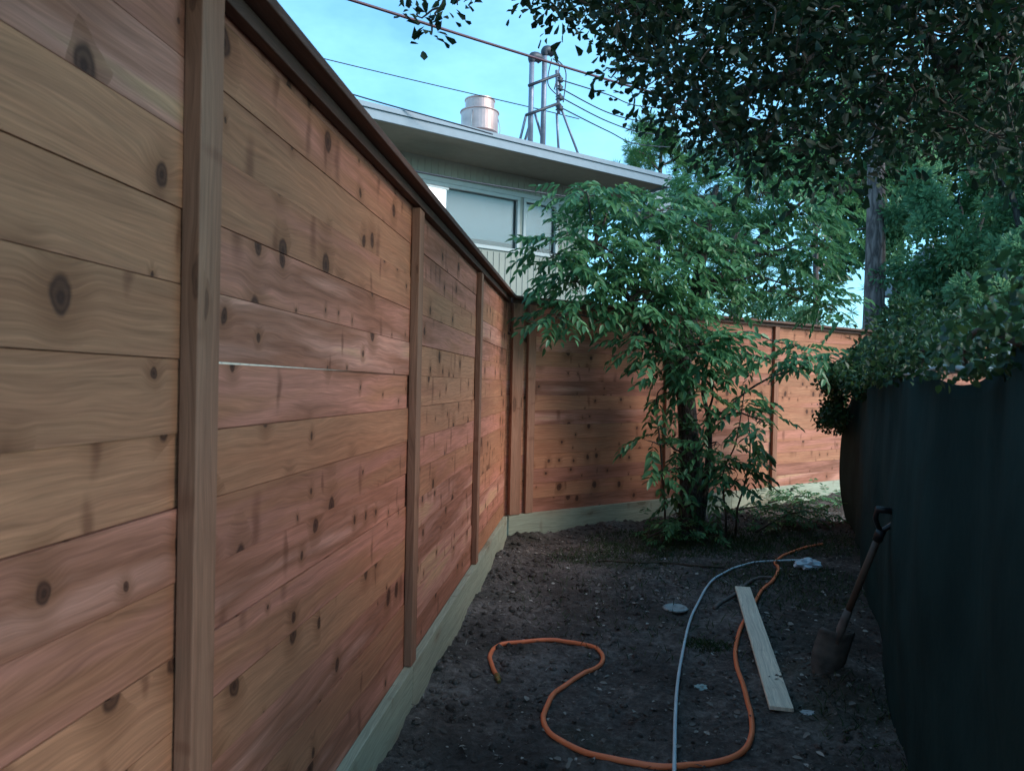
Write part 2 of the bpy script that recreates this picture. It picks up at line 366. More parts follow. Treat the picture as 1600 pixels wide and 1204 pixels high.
def ground_h(x, y):
    h = noise.fractal(Vector((x * .8, y * .8, 3.1)), 1.0, 2.0, 3) * .035
    if -3 < x < 7 and -1 < y < 13:
        h += noise.fractal(Vector((x * 4.2, y * 4.2, 7.7)), .9, 2.1, 4) * .022
        h += abs(noise.noise(Vector((x * 11, y * 11, 1.7)))) * .018 + noise.noise(Vector((x * 27, y * 27, 4.7))) * .006
        dl = (Vector((x, y, 0)) - Vector((-D0, 0, 0))).dot(ln_)
        db = (Vector((x, y, 0)) - CORNER).dot(bn_)
        k = max(0, 1 - abs(min(dl, db) - .08) / .35)
        h += k * (.035 + .05 * noise.noise(Vector((x * 2.3, y * 2.3, 9.1))) + .03 * abs(noise.noise(Vector((x * 14, y * 14, 2.1)))))
        # spoil heap where the shovel stands
        q = math.hypot((x - 1.80), (y - 3.85)) / .55
        if q < 1: h += .07 * (1 - q * q) ** 2
        q = math.hypot((x - 1.9), (y - 7.55)) / .6
        if q < 1: h += .06 * (1 - q * q) ** 2
    return h - .012
def G(px, py, up=0.0):
    p = G0(px, py, 0.0)
    for _ in range(3): p = G0(px, py, ground_h(p.x, p.y))
    return Vector((p.x, p.y, ground_h(p.x, p.y) + up))

# ------------------------------------------------------------------ ground: one sheet to the horizon
def axis(a, b, st, far):
    xs = list(np.arange(a, b + 1e-6, st)); s_ = st; x = b; hi = []
    while x < far: s_ *= 1.25; x += s_; hi.append(x)
    s_ = st; x = a; lo = []
    while x > -far: s_ *= 1.25; x -= s_; lo.append(x)
    return lo[::-1] + xs + hi
xs = axis(-1.1, 4.9, .028, 600); ys = axis(1.0, 10.8, .03, 600)
gv = [(x, y, ground_h(x, y)) for y in ys for x in xs]
nx = len(xs); gf = [(j * nx + i, j * nx + i + 1, (j + 1) * nx + i + 1, (j + 1) * nx + i) for j in range(len(ys) - 1) for i in range(nx - 1)]
me = bpy.data.meshes.new('ground'); me.from_pydata(gv, [], gf); me.materials.append(SOIL)
me.polygons.foreach_set('use_smooth', [True] * len(me.polygons))
g = bpy.data.objects.new('ground', me); C.objects.link(g); g['kind'] = 'structure'

# ------------------------------------------------------------------ cedar fences
H_KICK, H_TOP = .235, 2.345
def settle(root, fn):
    for o in list(bpy.data.objects):
        if o.parent is root:
            for v in o.data.vertices:
                v.co.z += fn(v.co) * max(0, min(1, (v.co.z - .235) / 2.1))

def fence_run(root, o, d, nrm, posts, t0, t1, seed, gaps=None):
    """boards fixed behind the posts; nrm points to the yard; posts: list of t of centres"""
    random.seed(seed)
    up = Vector((0, 0, 1)); bounds = [t0] + list(posts) + [t1]
    BH = .1475; nb = 15
    for a, b_ in zip(bounds[:-1], bounds[1:]):
        if b_ - a < .05: continue
        m = MB(); z = H_KICK - .01
        for k in range(nb):
            hh = BH - .0022
            key_ = (round(a, 1), k)
            if z + hh > H_TOP - .01: hh = H_TOP - .01 - z
            off = random.uniform(-.003, .003)
            if gaps and key_ in gaps: hh += .0065; off = -.006
            m.box(o + d * (a + .001) + nrm * (-.02 + off) + up * z, d * (b_ - a - .002), nrm * .018, up * hh)
            if not (gaps and key_ in gaps) and z + BH < H_TOP - .03:   # unseen strip added behind the joint to stop light leaking through
                m.box(o + d * (a + .002) + nrm * (-.0285) + up * (z + BH - .012), d * (b_ - a - .004), nrm * .005, up * .022)
            gp_ = gaps.get((round(a, 1), k)) if gaps else None
            if gp_:                                # a board that tapers at one end and lets the light through
                for q in gp_[1]: m.v[-8 + q] = (m.v[-8 + q][0], m.v[-8 + q][1], m.v[-8 + q][2] - gp_[0])
            z += BH
        m.build('board_panel', CEDAR, root)
    for t in posts:
        m = MB(); w_ = .089
        m.box(o + d * (t - w_ / 2) + nrm * .0005 + up * (H_KICK + .003), up * (H_TOP - H_KICK - .046), nrm * .038, d * w_)
        m.build('post', CEDAR_POST, root, bevel=.003)
def run_trim(root, o, d, nrm, t0, t1, cuts):
    up = Vector((0, 0, 1))
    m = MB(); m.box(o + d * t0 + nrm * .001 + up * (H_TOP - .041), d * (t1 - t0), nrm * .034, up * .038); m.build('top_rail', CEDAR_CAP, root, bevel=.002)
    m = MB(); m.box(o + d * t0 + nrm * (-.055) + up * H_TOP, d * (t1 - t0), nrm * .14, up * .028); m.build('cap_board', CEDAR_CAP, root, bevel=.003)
    e = [t0] + list(cuts) + [t1]
    for a, b_ in zip(e[:-1], e[1:]):
        m = MB(); m.box(o + d * (a + .0015) + nrm * .0015 + up * (-.12), d * (b_ - a - .003), nrm * .040, up * (H_KICK + .12)); m.build('kick_board', TREATED, root, bevel=.003)
LO = Vector((-D0, 0, 0)); LEN = CORNER - LO; TL = LEN.length
sp_ = 1.866
lposts = [TL - k * sp_ for k in (1, 2, 3, 4, 5)][::-1]
fl = thing('cedar_fence', LO, 'long new cedar fence with horizontal boards and green kick board running along the left side', 'fence')
GAPS = {(round(lposts[2], 1), 8): (.0105, (4, 6)), (round(lposts[1], 1), 7): (.0095, (4, 6)), (round(lposts[2], 1), 5): (.009, (5, 7))}
fence_run(fl, LO, ld, ln_, lposts, -3.2, TL, 3, GAPS)
run_trim(fl, LO, ld, ln_, -3.2, TL - .045, [lposts[1] - .4, lposts[3] - .02])
fb = thing('cedar_fence', CORNER, 'cedar fence across the back with the leafy tree standing in front of it', 'fence')
bposts = [.275, 2.19, 4.12, 6.08, 8.0]
fence_run(fb, CORNER, bd, bn_, bposts, .0, 10.0, 11)
run_trim(fb, CORNER, bd, bn_, .03, 10.0, [3.3, 6.4])
m = MB(); m.box(CORNER + ld * -.012 + bn_ * .0 + Vector((0, 0, H_KICK + .003)) + bd * .045, Vector((0, 0, H_TOP - H_KICK - .046)), bn_ * .040, bd * .12); m.build('corner_post', CEDAR_POST, fb, bevel=.003)

settle(fl, lambda c: -.0145 * (c.y - 5.0) - .014 * max(0, 1 - abs(c.y - 4) / 2.5)); settle(fb, lambda c: -.03)
# ------------------------------------------------------------------ green screen fence on the right
SCREEN = plain('screen_fabric', (.017, .038, .037), .95, var=.3, scale=2.2, bump=.25, spec=.06)
GALV = plain('galvanised', (.35, .37, .38), .45, .8)
PALE = plain('torn_edge', (.45, .5, .52), .7)
so_ = Vector((S0, 0, 0))
Y0, Y1 = 1.05, 8.35; T0, T1 = Y0 / sdv.y, Y1 / sdv.y
sf = thing('screened_fence', so_ + sdv * T0, 'fence wrapped in dark green privacy cloth, along the right side with vines over its top', 'fence')
m = MB(); m.smooth = True; NU, NV = 260, 36
def screen_pt(t, v):
    top = 1.61 + .10 * max(0, 1 - (T1 - t) / 1.6) + .03 * math.sin(t * 1.9) + .02 * math.sin(t * 5.1)
    z = -.04 + v * (top + .04)
    off = .018 * math.sin(t * 2.1 + 1) * (1 - .5 * v) + .006 * math.sin(t * 5 + 2 * v) * (.3 + v * v) + .002 * math.sin(t * 19 + 4 * v) * v * v
    off += .03 * noise.noise(Vector((t * 1.7, v * 3, 5))) + .015 * math.sin(v * math.pi)
    e = max(0, 1 - (T1 - t) / .9); off += e * e * .15 * math.sin(max(0, min(1, (v + .12) / 1.0)) * math.pi) ** .8
    off += .02 * (1 - v) ** 3 * math.sin(t * 3.3)
    return so_ + sdv * t + sn * off + Vector((0, 0, z))
for i in range(NU + 1):
    t = T0 + (T1 - T0) * i / NU
    for j in range(NV + 1): m.v.append(tuple(screen_pt(t, j / NV)))
for i in range(NU):
    for j in range(NV):
        a = i * (NV + 1) + j; m.face([a, a + 1, a + NV + 2, a + NV + 1])
fab = m.build('privacy_cloth', SCREEN, sf); md = fab.modifiers.new('t', 'SOLIDIFY'); md.thickness = .004; md.offset = 1
for k in range(4):
    t = T0 + .05 + (T1 - T0 - .1) * k / 3
    m = MB(); m.tube([so_ + sdv * t - sn * .10 + Vector((0, 0, z)) for z in (-.2, 1.67)], .03, 12); m.lathe(so_ + sdv * t - sn * .10 + Vector((0, 0, 1.67)), [(.036, 0), (.036, .03), (.015, .06)], 12); m.build('post', GALV, sf, smooth=True)
m = MB(); m.tube([so_ + sdv * T0 - sn * .06 + Vector((0, 0, 1.5)), so_ + sdv * T1 - sn * .06 + Vector((0, 0, 1.5))], .02, 10); m.build('top_rail', GALV, sf, smooth=True)
# pale frayed hem showing between the leaves
for px0, px1, py in ((1440, 1475, 582), (1488, 1530, 574), (1535, 1562, 578)):
    m = MB(); pts = []
    for k in range(7):
        px = px0 + (px1 - px0) * k / 6; u = ray(px, py); y = S0 / (u.x / u.y - SD)
        pts.append(P(px, py + 3 * math.sin(k * 1.3), y) + sn * (.06 + .01 * math.sin(k * 2)))
    m.tube(smooth_path(pts, 3), .006, 6); m.build('frayed_hem', PALE, sf, smooth=True)

# vine on the screen
def leafcloud(centers, rad, n, zb=0):
    """n leaves gaussian round random centres"""
    centers = np.array(centers); idx = rng.integers(0, len(centers), n)
    r = np.array(rad)[idx] if np.ndim(rad) == 2 else np.tile(np.array(rad, float), (n, 1))
    d = rdir(n); d *= (rng.random((n, 1)) ** .45)
    return centers[idx] + d * r, idx
def tones(n, lo=0, hi=1, clump=None):
    a = rng.random(n) * (hi - lo) + lo
    if clump is not None: a = np.clip(a * .6 + clump * .4, 0, 1)
    return np.stack([a, rng.random(n), rng.random(n)], axis=1)
vine = thing('climbing_vine', so_ + sdv * 4, 'leafy green vine sprawling over the top of the dark screened fence', 'vine')
cen = []; rad = []
for k in range(90):
    t = T0 + (T1 - T0) * (k + rng.random()) / 90
    tt = (t - T0) / (T1 - T0)
    near_ = max(0, 1 - tt / .3); h = 1.67 + .03 * near_ + .08 * math.sin(t * 2.3) + rng.normal() * .06 * (1 - .6 * near_)
    cen.append(tuple(so_ + sdv * t + sn * (.02 + rng.normal() * .08) + Vector((0, 0, h)))); rad.append((.15 - .05 * near_, .15 - .05 * near_, .13 - .03 * near_))
for k in range(26):
    t = T1 - rng.random() ** 1.5 * .9 + .15
    cen.append(tuple(so_ + sdv * t + sn * (.16 + rng.random() * .16) + Vector((0, 0, 1.72 - rng.random() * .62)))); rad.append((.14, .14, .14))
n = 14000; c, idx = leafcloud(cen, rad, n); c = c[(c[:, 1] > 5.5) | (c[:, 2] > 1.56 + .05 * rng.random(n))]; n = len(c)
vs_ = np.clip(c[:, 1] / 5.0, .5, 1.0); leaves_obj('foliage', c, rdir(n, -.5), rdir(n, .9), rng.uniform(.03, .06, n) * vs_, rng.uniform(.02, .040, n) * vs_, tones(n, 0, 1), L_VINE, vine)
m = MB()
for k in range(7):
    t = T0 + .3 + k * 1.1; p = []
    for q in range(9): p.append(so_ + sdv * (t + q * .17) + sn * (.02 + .03 * math.sin(q + k)) + Vector((0, 0, 1.64 + .04 * math.sin(q * 1.3 + k))))
    m.tube(smooth_path(p, 3), .007, 6)
m.build('stem', TWIG, vine, smooth=True)

# ------------------------------------------------------------------ the two-storey house beyond the fence
SIDING = plain('painted_siding', (.32, .335, .29), .7, var=.05, scale=1.5)
TRIM = plain('painted_trim', (.46, .51, .51), .55, var=.04)
FASC = plain('fascia_metal', (.20, .26, .31), .5, var=.05)
SOFF = plain('soffit_board', (.25, .235, .19), .8, var=.06)
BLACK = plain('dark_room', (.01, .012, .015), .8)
BLIND = plain('window_blind', (.36, .43, .47), .8, var=.05)
def glass():
    m, n, l, b = mat('window_glass'); o = n['Material Output']
    # old panes: hazy reflection
    tr = n.new('ShaderNodeBsdfTransparent'); gl = n.new('ShaderNodeBsdfGlossy'); gl.inputs['Roughness'].default_value = .32
    fr = n.new('ShaderNodeFresnel'); fr.inputs[0].default_value = 1.5; ms = n.new('ShaderNodeMixShader')
    tr.inputs[0].default_value = (.72, .8, .82, 1)
    l(math_(n, l, 'ADD', fr.outputs[0], .02), ms.inputs[0]); l(tr.outputs[0], ms.inputs[1]); l(gl.outputs[0], ms.inputs[2]); l(ms.outputs[0], o.inputs[0]); return m
GLASS = glass()
away = -bn_
def HP(s, p, z): return CORNER + bd * s + away * p + Vector((0, 0, z))
def WI(px, py, p):
    """where the sight line of a photo pixel meets the plane p metres beyond the back fence -> s, z"""
    r = ray(px, py); o = Vector((0, 0, CAM_H)) - CORNER
    k = (p - o.dot(away)) / r.dot(away); q = o + r * k
    return q.dot(bd), q.z
PW, PE = 5.0, 3.8
s_end = WI(1045, 292, PE)[0]; zf = WI(700, 212, PE)[1]
house = thing('two_storey_house', HP(0, PW, 0), 'pale grey-green two-storey house with wide eaves showing above the fence corner', 'house')
UP = Vector((0, 0, 1)); S_L = -11.0; s_w = s_end - .9
ZS = zf + .03
s1a, zt = WI(693, 300, PW); s1b = WI(808, 345, PW)[0]; s2a = WI(820, 350, PW)[0]; s2b = WI(868, 350, PW)[0]
ztop = WI(760, 303, PW)[1]; zbot = WI(770, 386, PW)[1]
s1a -= .35
m = MB()
def wbox(m, a, b_, z0, z1, p0=PW, th=.12, t=None): m.box(HP(a, p0, z0), bd * (b_ - a), UP * (z1 - z0), away * th, t=t or (.5, .5, .5))
# wall with real openings
for a, b_, z0, z1 in ((S_L, s_w, -.1, zbot), (S_L, s_w, ztop, ZS), (S_L, s1a, zbot, ztop), (s1b, s2a, zbot, ztop), (s2b, s_w, zbot, ztop)): wbox(m, a, b_, z0, z1)
k = S_L + .05
while k < s_w - .03:                                  # battens of the vertical siding
    for z0, z1 in ((0, zbot), (ztop, ZS)) if (s1a - .1 < k < s2b + .1) else ((0, ZS),):
        m.box(HP(k, PW - .012, z0 + (.07 if z0 > 1 else 0)), bd * .022, UP * (z1 - z0 - (.07 if z0 > 1 else .08)), away * .0115, t=(.5,) * 3)
    k += .125
# end and rear walls
m.box(HP(s_w - .12, PW + .12, -.1), away * 8, bd * .12, UP * (ZS + .1)); m.box(HP(S_L, PW + 8.12, -.1), bd * (s_w - S_L), away * .12, UP * (ZS + .1)); m.box(HP(S_L, PW + .12, -.1), away * 8, bd * .12, UP * (ZS + .1))
m.build('wall', SIDING, house)
m = MB(); m.box(HP(S_L - .6, PE + .03, ZS - .005), bd * (s_end - S_L + .57), away * 10, UP * .02); m.build('soffit', SOFF, house)
m = MB(); m.box(HP(S_L - .6, PE - .02, zf - .01), bd * (s_end - S_L + .6), away * .035, UP * .20); m.box(HP(S_L - .6, PE - .045, zf + .125), bd * (s_end - S_L + .63), away * .024, UP * .075)
m.box(HP(s_end - .0, PE + .016, zf - .01), away * 10, bd * .035, UP * .20); m.build('fascia', FASC, house, bevel=.004)
ROOFM = plain('roof_gravel', (.33, .33, .34), .9, var=.2, scale=30)
m = MB()
a0, a1, b0, b1 = HP(S_L - .6, PE, zf + .20), HP(s_end + .03, PE, zf + .20), HP(s_end + .03, PE + 5, zf + .55), HP(S_L - .6, PE + 5, zf + .55)
c0, c1 = HP(s_end + .03, PE + 10, zf + .2), HP(S_L - .6, PE + 10, zf + .2)
m.v = [tuple(x) for x in (a0, a1, b0, b1, c0, c1)] + [tuple(x - UP * .15) for x in (a0, a1, b0, b1, c0, c1)]
for f in ((0, 1, 2, 3), (3, 2, 4, 5), (9, 8, 7, 6), (11, 10, 8, 9), (1, 7, 8, 2), (2, 8, 10, 4), (0, 3, 9, 6), (3, 5, 11, 9)): m.face(list(f))
m.build('roof', ROOFM, house)
for a, b_ in ((s1a, s1b), (s2a, s2b)):
    m = MB(); w_ = .05
    for q in ((a - .045, zbot - .045, b_ - a + .09, .06), (a - .045, ztop - .015, b_ - a + .09, .06)): m.box(HP(q[0], PW - .03, q[1]), bd * q[2], UP * q[3], away * .06, t=(.5,) * 3)
    for q in (a - .045, b_ - .012): m.box(HP(q, PW - .028, zbot + .0155), bd * .057, UP * (ztop - zbot - .031), away * .056, t=(.5,) * 3)
    wf = m.build('window', TRIM, house, bevel=.003)
    m = MB(); m.box(HP(a, PW + .05, zbot), bd * (b_ - a), UP * (ztop - zbot), away * .006); m.build('pane', GLASS, wf)
    m = MB(); m.box(HP(a + .02, PW + .09, zbot + .12), bd * (b_ - a - .04), UP * (ztop - zbot - .12), away * .01); m.build('blind', BLIND, wf)
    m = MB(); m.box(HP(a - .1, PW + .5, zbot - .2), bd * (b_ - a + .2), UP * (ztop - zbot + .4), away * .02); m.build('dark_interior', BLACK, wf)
m = MB(); m.box(HP(s1a - .3, PW - .028, ztop + .05), bd * (s2b - s1a + 1.6), UP * .07, away * .015, t=(.5,) * 3); m.build('trim_board', TRIM, house)
# capped white box beside the window, with glow added to its colour
GLOWBOX, n_, l_, b_ = mat('glowing_cover'); b_.inputs['Base Color'].default_value = (.85, .88, .9, 1); b_.inputs['Emission Color'].default_value = (.92, .98, 1, 1); b_.inputs['Emission Strength'].default_value = .9
sa, za = WI(658, 292, 4.4); sb = WI(700, 297, 4.4)[0]; zb_ = WI(680, 335, 4.4)[1] - .3
pole = thing('capped_white_box', HP(sa + .15, 4.4, 0), 'bright white capped box on a post just above the fence, left of the window', 'lamp')
m = MB(); m.box(HP(sa, 4.4, zb_), bd * (sb - sa - .03), UP * (za - zb_ + .02), away * .26); m.build('white_box', GLOWBOX, pole, bevel=.01)
m = MB(); m.box(HP(sa - .03, 4.36, za + .022), bd * (sb - sa + .03), UP * .03, away * .34); m.build('cap', TRIM, pole, bevel=.008)
m = MB(); m.tube([HP((sa + sb) / 2, 4.53, 0), HP((sa + sb) / 2, 4.53, zb_)], .05, 12); m.build('pole', TRIM, pole, smooth=True)

# roof ventilator
COPPER = plain('weathered_sheet_metal', (.62, .42, .38), .42, .5, var=.18, scale=5)
vp = 5.6; sv, zv = WI(749, 205, vp); zr = zf + .20 + (vp - PE) * .07
vr = (WI(775, 190, vp)[0] - WI(724, 190, vp)[0]) / 2
ztopv = WI(749, 157, vp)[1]; hh = ztopv - zr; vc = HP(sv, vp, zr)
vt = thing('roof_ventilator', vc, 'round copper-coloured metal ventilator on the house roof', 'roof vent')
q = hh
m = MB(); m.lathe(vc, [(vr * .62, -.02), (vr * .62, q * .50), (vr * .66, q * .52)], 32); m.build('base_collar', COPPER, vt, smooth=True)
m = MB(); m.lathe(vc, [(vr * .80, q * .44), (vr * .97, q * .46), (vr * .97, q * .78), (vr * 1.03, q * .785), (vr * 1.03, q * .80), (vr * .80, q * .805)], 36); m.build('drum', COPPER, vt, bevel=.004)
m = MB(); m.lathe(vc, [(vr * .76, q * .803), (vr * .76, q * .975), (vr * .80, q * .98), (vr * .80, q), (vr * .2, q * 1.0)], 36); m.build('top_ring', COPPER, vt, bevel=.004)
for k in range(3):
    m = MB(); a = 2.2 * k - 1.9; d = Vector((math.cos(a), math.sin(a), 0))
    m.tube([vc + d * vr * 1.0 + UP * q * .74, vc + d * vr * 1.12 + UP * q * .6, vc + d * vr * 1.1 + UP * q * .1], .008, 6)
    m.build('guy_strap', GALV, vt, smooth=True)

# service mast -----------------------------------------------------
MASTM = plain('mast_pipe', (.22, .24, .30), .5, .5, var=.2)
DARKM = plain('dark_fitting', (.05, .055, .07), .5, .2)
pm = 4.2
def MP(px, py, dp=0): s, z = WI(px, py, pm + dp); return HP(s, pm + dp, z)
mast = thing('service_mast', MP(838, 230), 'pair of grey service pipes with curved heads and braces on the roof edge', 'utility mast')
for px0, px1, pyt in ((828, 831, 96), (846, 851, 86)):
    m = MB(); b0 = MP(px0, 236); b0.z = zf + .2; tp = MP(px1, pyt); b0.x, b0.y = tp.x, tp.y
    m.tube([b0, b0.lerp(tp, .5), tp], [.048, .045, .042], 14); pipe = m.build('mast_pipe', MASTM, mast, smooth=True)
    m = MB(); hp = [tp - UP * .02, tp + UP * .05, tp + UP * .09 + bd * .05, tp + UP * .09 + bd * .14, tp + UP * .04 + bd * .19]
    m.tube(smooth_path(hp, 5), [.046, .05, .055, .06, .064, .068, .072, .075, .078, .08, .08, .08, .08, .08, .08, .078, .075, .07, .066, .062, .06], 12); m.build('weatherhead', DARKM, mast, smooth=True)
for (a, b_) in (((826, 134), (874, 116)), ((822, 180), (872, 162))):
    m = MB(); m.tube([MP(*a, -.1), MP(*b_, -.1)], .025, 8); m.build('crossbar', DARKM, mast, smooth=True)
for a, b_ in (((822, 180), (807, 226)), ((832, 182), (813, 226)), ((836, 178), (858, 238)), ((877, 170), (912, 250)), ((870, 178), (874, 242))):
    m = MB(); e = MP(*b_, .3 if b_[0] < 860 else .2); e.z = zf + .2
    m.tube([MP(*a, .02), e], .022, 8); m.build('brace', MASTM, mast, smooth=True)
m = MB(); m.tube([MP(870, 110), MP(873, 178)], .03, 8); m.build('insulator_rack', MASTM, mast, smooth=True)
for py in (124, 137, 152, 168):
    p = MP(874, py); m = MB(); m.lathe(p - UP * .06, [(.03, 0), (.07, .02), (.045, .045), (.07, .07), (.045, .09), (.03, .12)], 12); m.build('insulator', DARKM, mast, smooth=True)
for a, mid, b_ in (((866, 90), (884, 112), (880, 160)), ((862, 92), (856, 130), (872, 150)), ((864, 92), (874, 104), (866, 140))):
    m = MB(); m.tube(smooth_path([MP(*a), MP(*mid), MP(*b_)], 8), .010, 6); m.build('drip_loop', DARKM, mast, smooth=True)

# wires ------------------------------------------------------------
WIRE = plain('black_cable', (.03, .03, .045), .5)
WIRER = plain('maroon_cable', (.09, .035, .05), .5)
def wire(pts, rad, label, matl=WIRE, name='overhead_wire', group=None):
    m = MB(); w3 = [P(*p) for p in pts]; c = w3[len(w3) // 2].copy()
    m.tube([p for p in smooth_path(w3, 10)], rad, 6)
    o = m.build(name, matl, None, smooth=True); tag(o, label, 'overhead wire', group); return o
wire([(380, -52, 5.6), (548, 0, 6.3), (760, 67, 7.3), (940, 122, 8.6), (1045, 151, 10.2), (1250, 204, 15)], .013, 'thick maroon overhead cable crossing the sky in front of the twin pipes', WIRER)
wire([(380, 60, 11), (470, 83, 11.5), (640, 124, 12.2), (830, 168, 12.8), (905, 186, 13)], .008, 'thin wire across the open sky above the roof ventilator')
wire([(430, 118, 10), (520, 139, 10.3), (600, 162, 10.5), (700, 190, 10.7), (770, 210, 10.8)], .010, 'dark wire running just above the fascia towards the ventilator')
wire([(560, 250, 9.2), (640, 266, 9.4), (760, 288, 9.9), (885, 307, 10.6), (1000, 322, 11.5)], .010, 'dark wire strung across the siding above the windows')
yy = 13.4
for ys_, ye, end, lab in ((125, 130, [(950, 148, 14.5), (1000, 166, 16), (1090, 172, 19)], 'topmost of the service wires leaving the insulators to the right'),
                        (138, 0, [(950, 176, 14.5), (1010, 190, 16), (1090, 193, 19)], 'second service wire down leaving the insulators to the right'),
                        (152, 0, [(950, 190, 14.5), (1010, 208, 16), (1090, 214, 19)], 'third service wire down leaving the insulators to the right'),
                        (168, 0, [(950, 205, 14.5), (1000, 226, 16), (1090, 232, 19)], 'lowest of the service wires leaving the insulators to the right')):
    p0 = MP(876, ys_); w3 = [p0] + [P(*e) for e in end]
    m = MB(); m.tube(smooth_path(w3, 10), .011, 6); tag(m.build('service_wire', WIRE, None, smooth=True), lab, 'overhead wire', 'service wires from the mast')

# pale duct box at the right end of the roof
m = MB(); s0_, z0_ = WI(1012, 288, 6.0); m.box(HP(s0_, 6.0, zf + .2), bd * (.75), UP * .42, away * .9); m.box(HP(s0_ - .04, 5.96, zf + .62), bd * .83, UP * .05, away * .98)
tag(m.build('roof_duct', FASC, None, bevel=.01), 'pale grey metal box sitting on the right end of the house roof', 'roof duct')

# ------------------------------------------------------------------ trees
def limb(m, a, b_, r0, r1, wob=.12, n=7):
    a, b_ = Vector(a), Vector(b_); L_ = (b_ - a).length; pts = [a]
    for k in range(1, 5):
        t = k / 5; pts.append(a.lerp(b_, t) + Vector(rng.normal(size=3)) * wob * L_ * .25 + UP * L_ * .10 * math.sin(t * math.pi))
    pts.append(b_); pp = smooth_path(pts, 3); m.tube(pp, [r0 + (r1 - r0) * i / (len(pp) - 1) for i in range(len(pp))], n); return pp
def compound(c, d, nleaf=9, L_=.28, ll=.098, lw=.044):
    """pinnate leaves: c,d (N,3) base and direction -> arrays of leaflets and rachis points"""
    N = len(c); d = d / np.linalg.norm(d, axis=1, keepdims=True)
    up = np.array([0, 0, 1.0]) + rng.normal(size=(N, 3)) * .25
    sd_ = np.cross(d, up); sd_ /= np.linalg.norm(sd_, axis=1, keepdims=True) + 1e-9
    cs, ds, ns, ls, ws, own = [], [], [], [], [], []
    sc = rng.uniform(.75, 1.2, N)[:, None]
    pairs = nleaf // 2
    for k in range(pairs + 1):
        t = .25 + .75 * k / pairs
        pos = c + d * L_ * sc * t + np.array([0, 0, -1.0]) * (t * t) * .06
        for sg in ((-1, 1) if k < pairs else (0,)):
            dd = d * .75 + sd_ * sg * .9 + np.array([0, 0, -.55]) + rng.normal(size=(N, 3)) * .16
            cs.append(pos); ds.append(dd); ns.append(up + rng.normal(size=(N, 3)) * .3)
            s_ = math.sin(.5 + 2.1 * t) * .35 + .75
            ls.append(np.full(N, ll * s_) * sc[:, 0]); ws.append(np.full(N, lw * s_) * sc[:, 0]); own.append(np.arange(N))
    return [np.concatenate(x) for x in (cs, ds, ns, ls, ws, own)]

# the ash tree in front of the back fence
TB = G(1078, 832); at_ = thing('young_leafy_tree', TB, 'leafy tree with feather-shaped leaves and a slim dark trunk before the back fence', 'tree')
blobs = [(915, 300, 48, 26, 7.1), (960, 318, 60, 38, 7.4), (880, 375, 42, 34, 6.9), (900, 440, 48, 42, 6.9), (870, 492, 34, 22, 6.8), (955, 395, 58, 48, 7.2),
         (1030, 330, 62, 46, 7.6), (1000, 455, 62, 52, 7.2), (1060, 400, 60, 60, 7.6), (1110, 310, 62, 50, 8.1), (1190, 300, 60, 52, 8.3), (1130, 390, 60, 50, 7.9),
         (1250, 335, 60, 50, 8.2), (1215, 395, 56, 40, 8.0), (1270, 385, 34, 30, 7.9), (1250, 455, 60, 18, 7.8), (1300, 478, 40, 22, 7.9),
         (1050, 480, 52, 46, 7.3), (1090, 540, 52, 44, 7.1), (1045, 560, 44, 40, 7.2), (1150, 545, 40, 26, 7.3), (1205, 560, 40, 18, 7.3), (1265, 565, 46, 18, 7.3), (1245, 540, 36, 14, 7.4),
         (1070, 610, 30, 36, 7.3), (1115, 600, 34, 36, 7.1), (1150, 640, 38, 28, 7.1), (1190, 655, 32, 18, 7.0), (1120, 690, 34, 36, 7.1), (1020, 690, 22, 18, 7.1), (1030, 745, 26, 18, 7.1),
         (1075, 700, 30, 40, 7.5), (1095, 760, 34, 36, 7.4), (1060, 790, 30, 26, 7.4), (1150, 735, 26, 26, 7.1), (1000, 530, 30, 20, 7.1), (860, 400, 26, 18, 6.8), (1120, 450, 46, 30, 7.8)]
tm = MB(); top = P(1085, 470, 7.75); mid = P(1074, 650, 7.68)
tp_ = smooth_path([TB - UP * .1, TB.lerp(mid, .45) + Vector((.02, 0, 0)), mid, P(1068, 560, 7.7), top, P(1100, 380, 7.8), P(1120, 290, 7.9)], 6)
tm.tube(tp_, [.105 * (1 - i / len(tp_)) ** .7 + .018 for i in range(len(tp_))], 14)
tm.tube(smooth_path([TB + Vector((.08, .02, -.05)), P(1105, 740, 7.5), P(1108, 660, 7.45), P(1098, 600, 7.4), P(1120, 520, 7.4)], 5), [.045 - .0018 * i for i in range(21)], 8)
tm.tube(smooth_path([P(1072, 640, 7.68), P(1040, 560, 7.5), P(985, 470, 7.3), P(930, 380, 7.15)], 5), [.055 - .0028 * i for i in range(16)], 8)
tm.tube(smooth_path([top, P(1140, 420, 8), P(1200, 360, 8.1), P(1260, 310, 8.1)], 5), [.055 - .0028 * i for i in range(16)], 8)
trunkpts = tp_[8:]
anch = [Vector(p) for p in trunkpts] + [P(985, 470, 7.3), P(930, 380, 7.15), P(1040, 560, 7.5), P(1140, 420, 8), P(1200, 360, 8.1), P(1260, 310, 8.1), P(1108, 660, 7.45), P(1105, 740, 7.5)]
cc_, dd_ = [], []; tn_ = []
tw = MB()
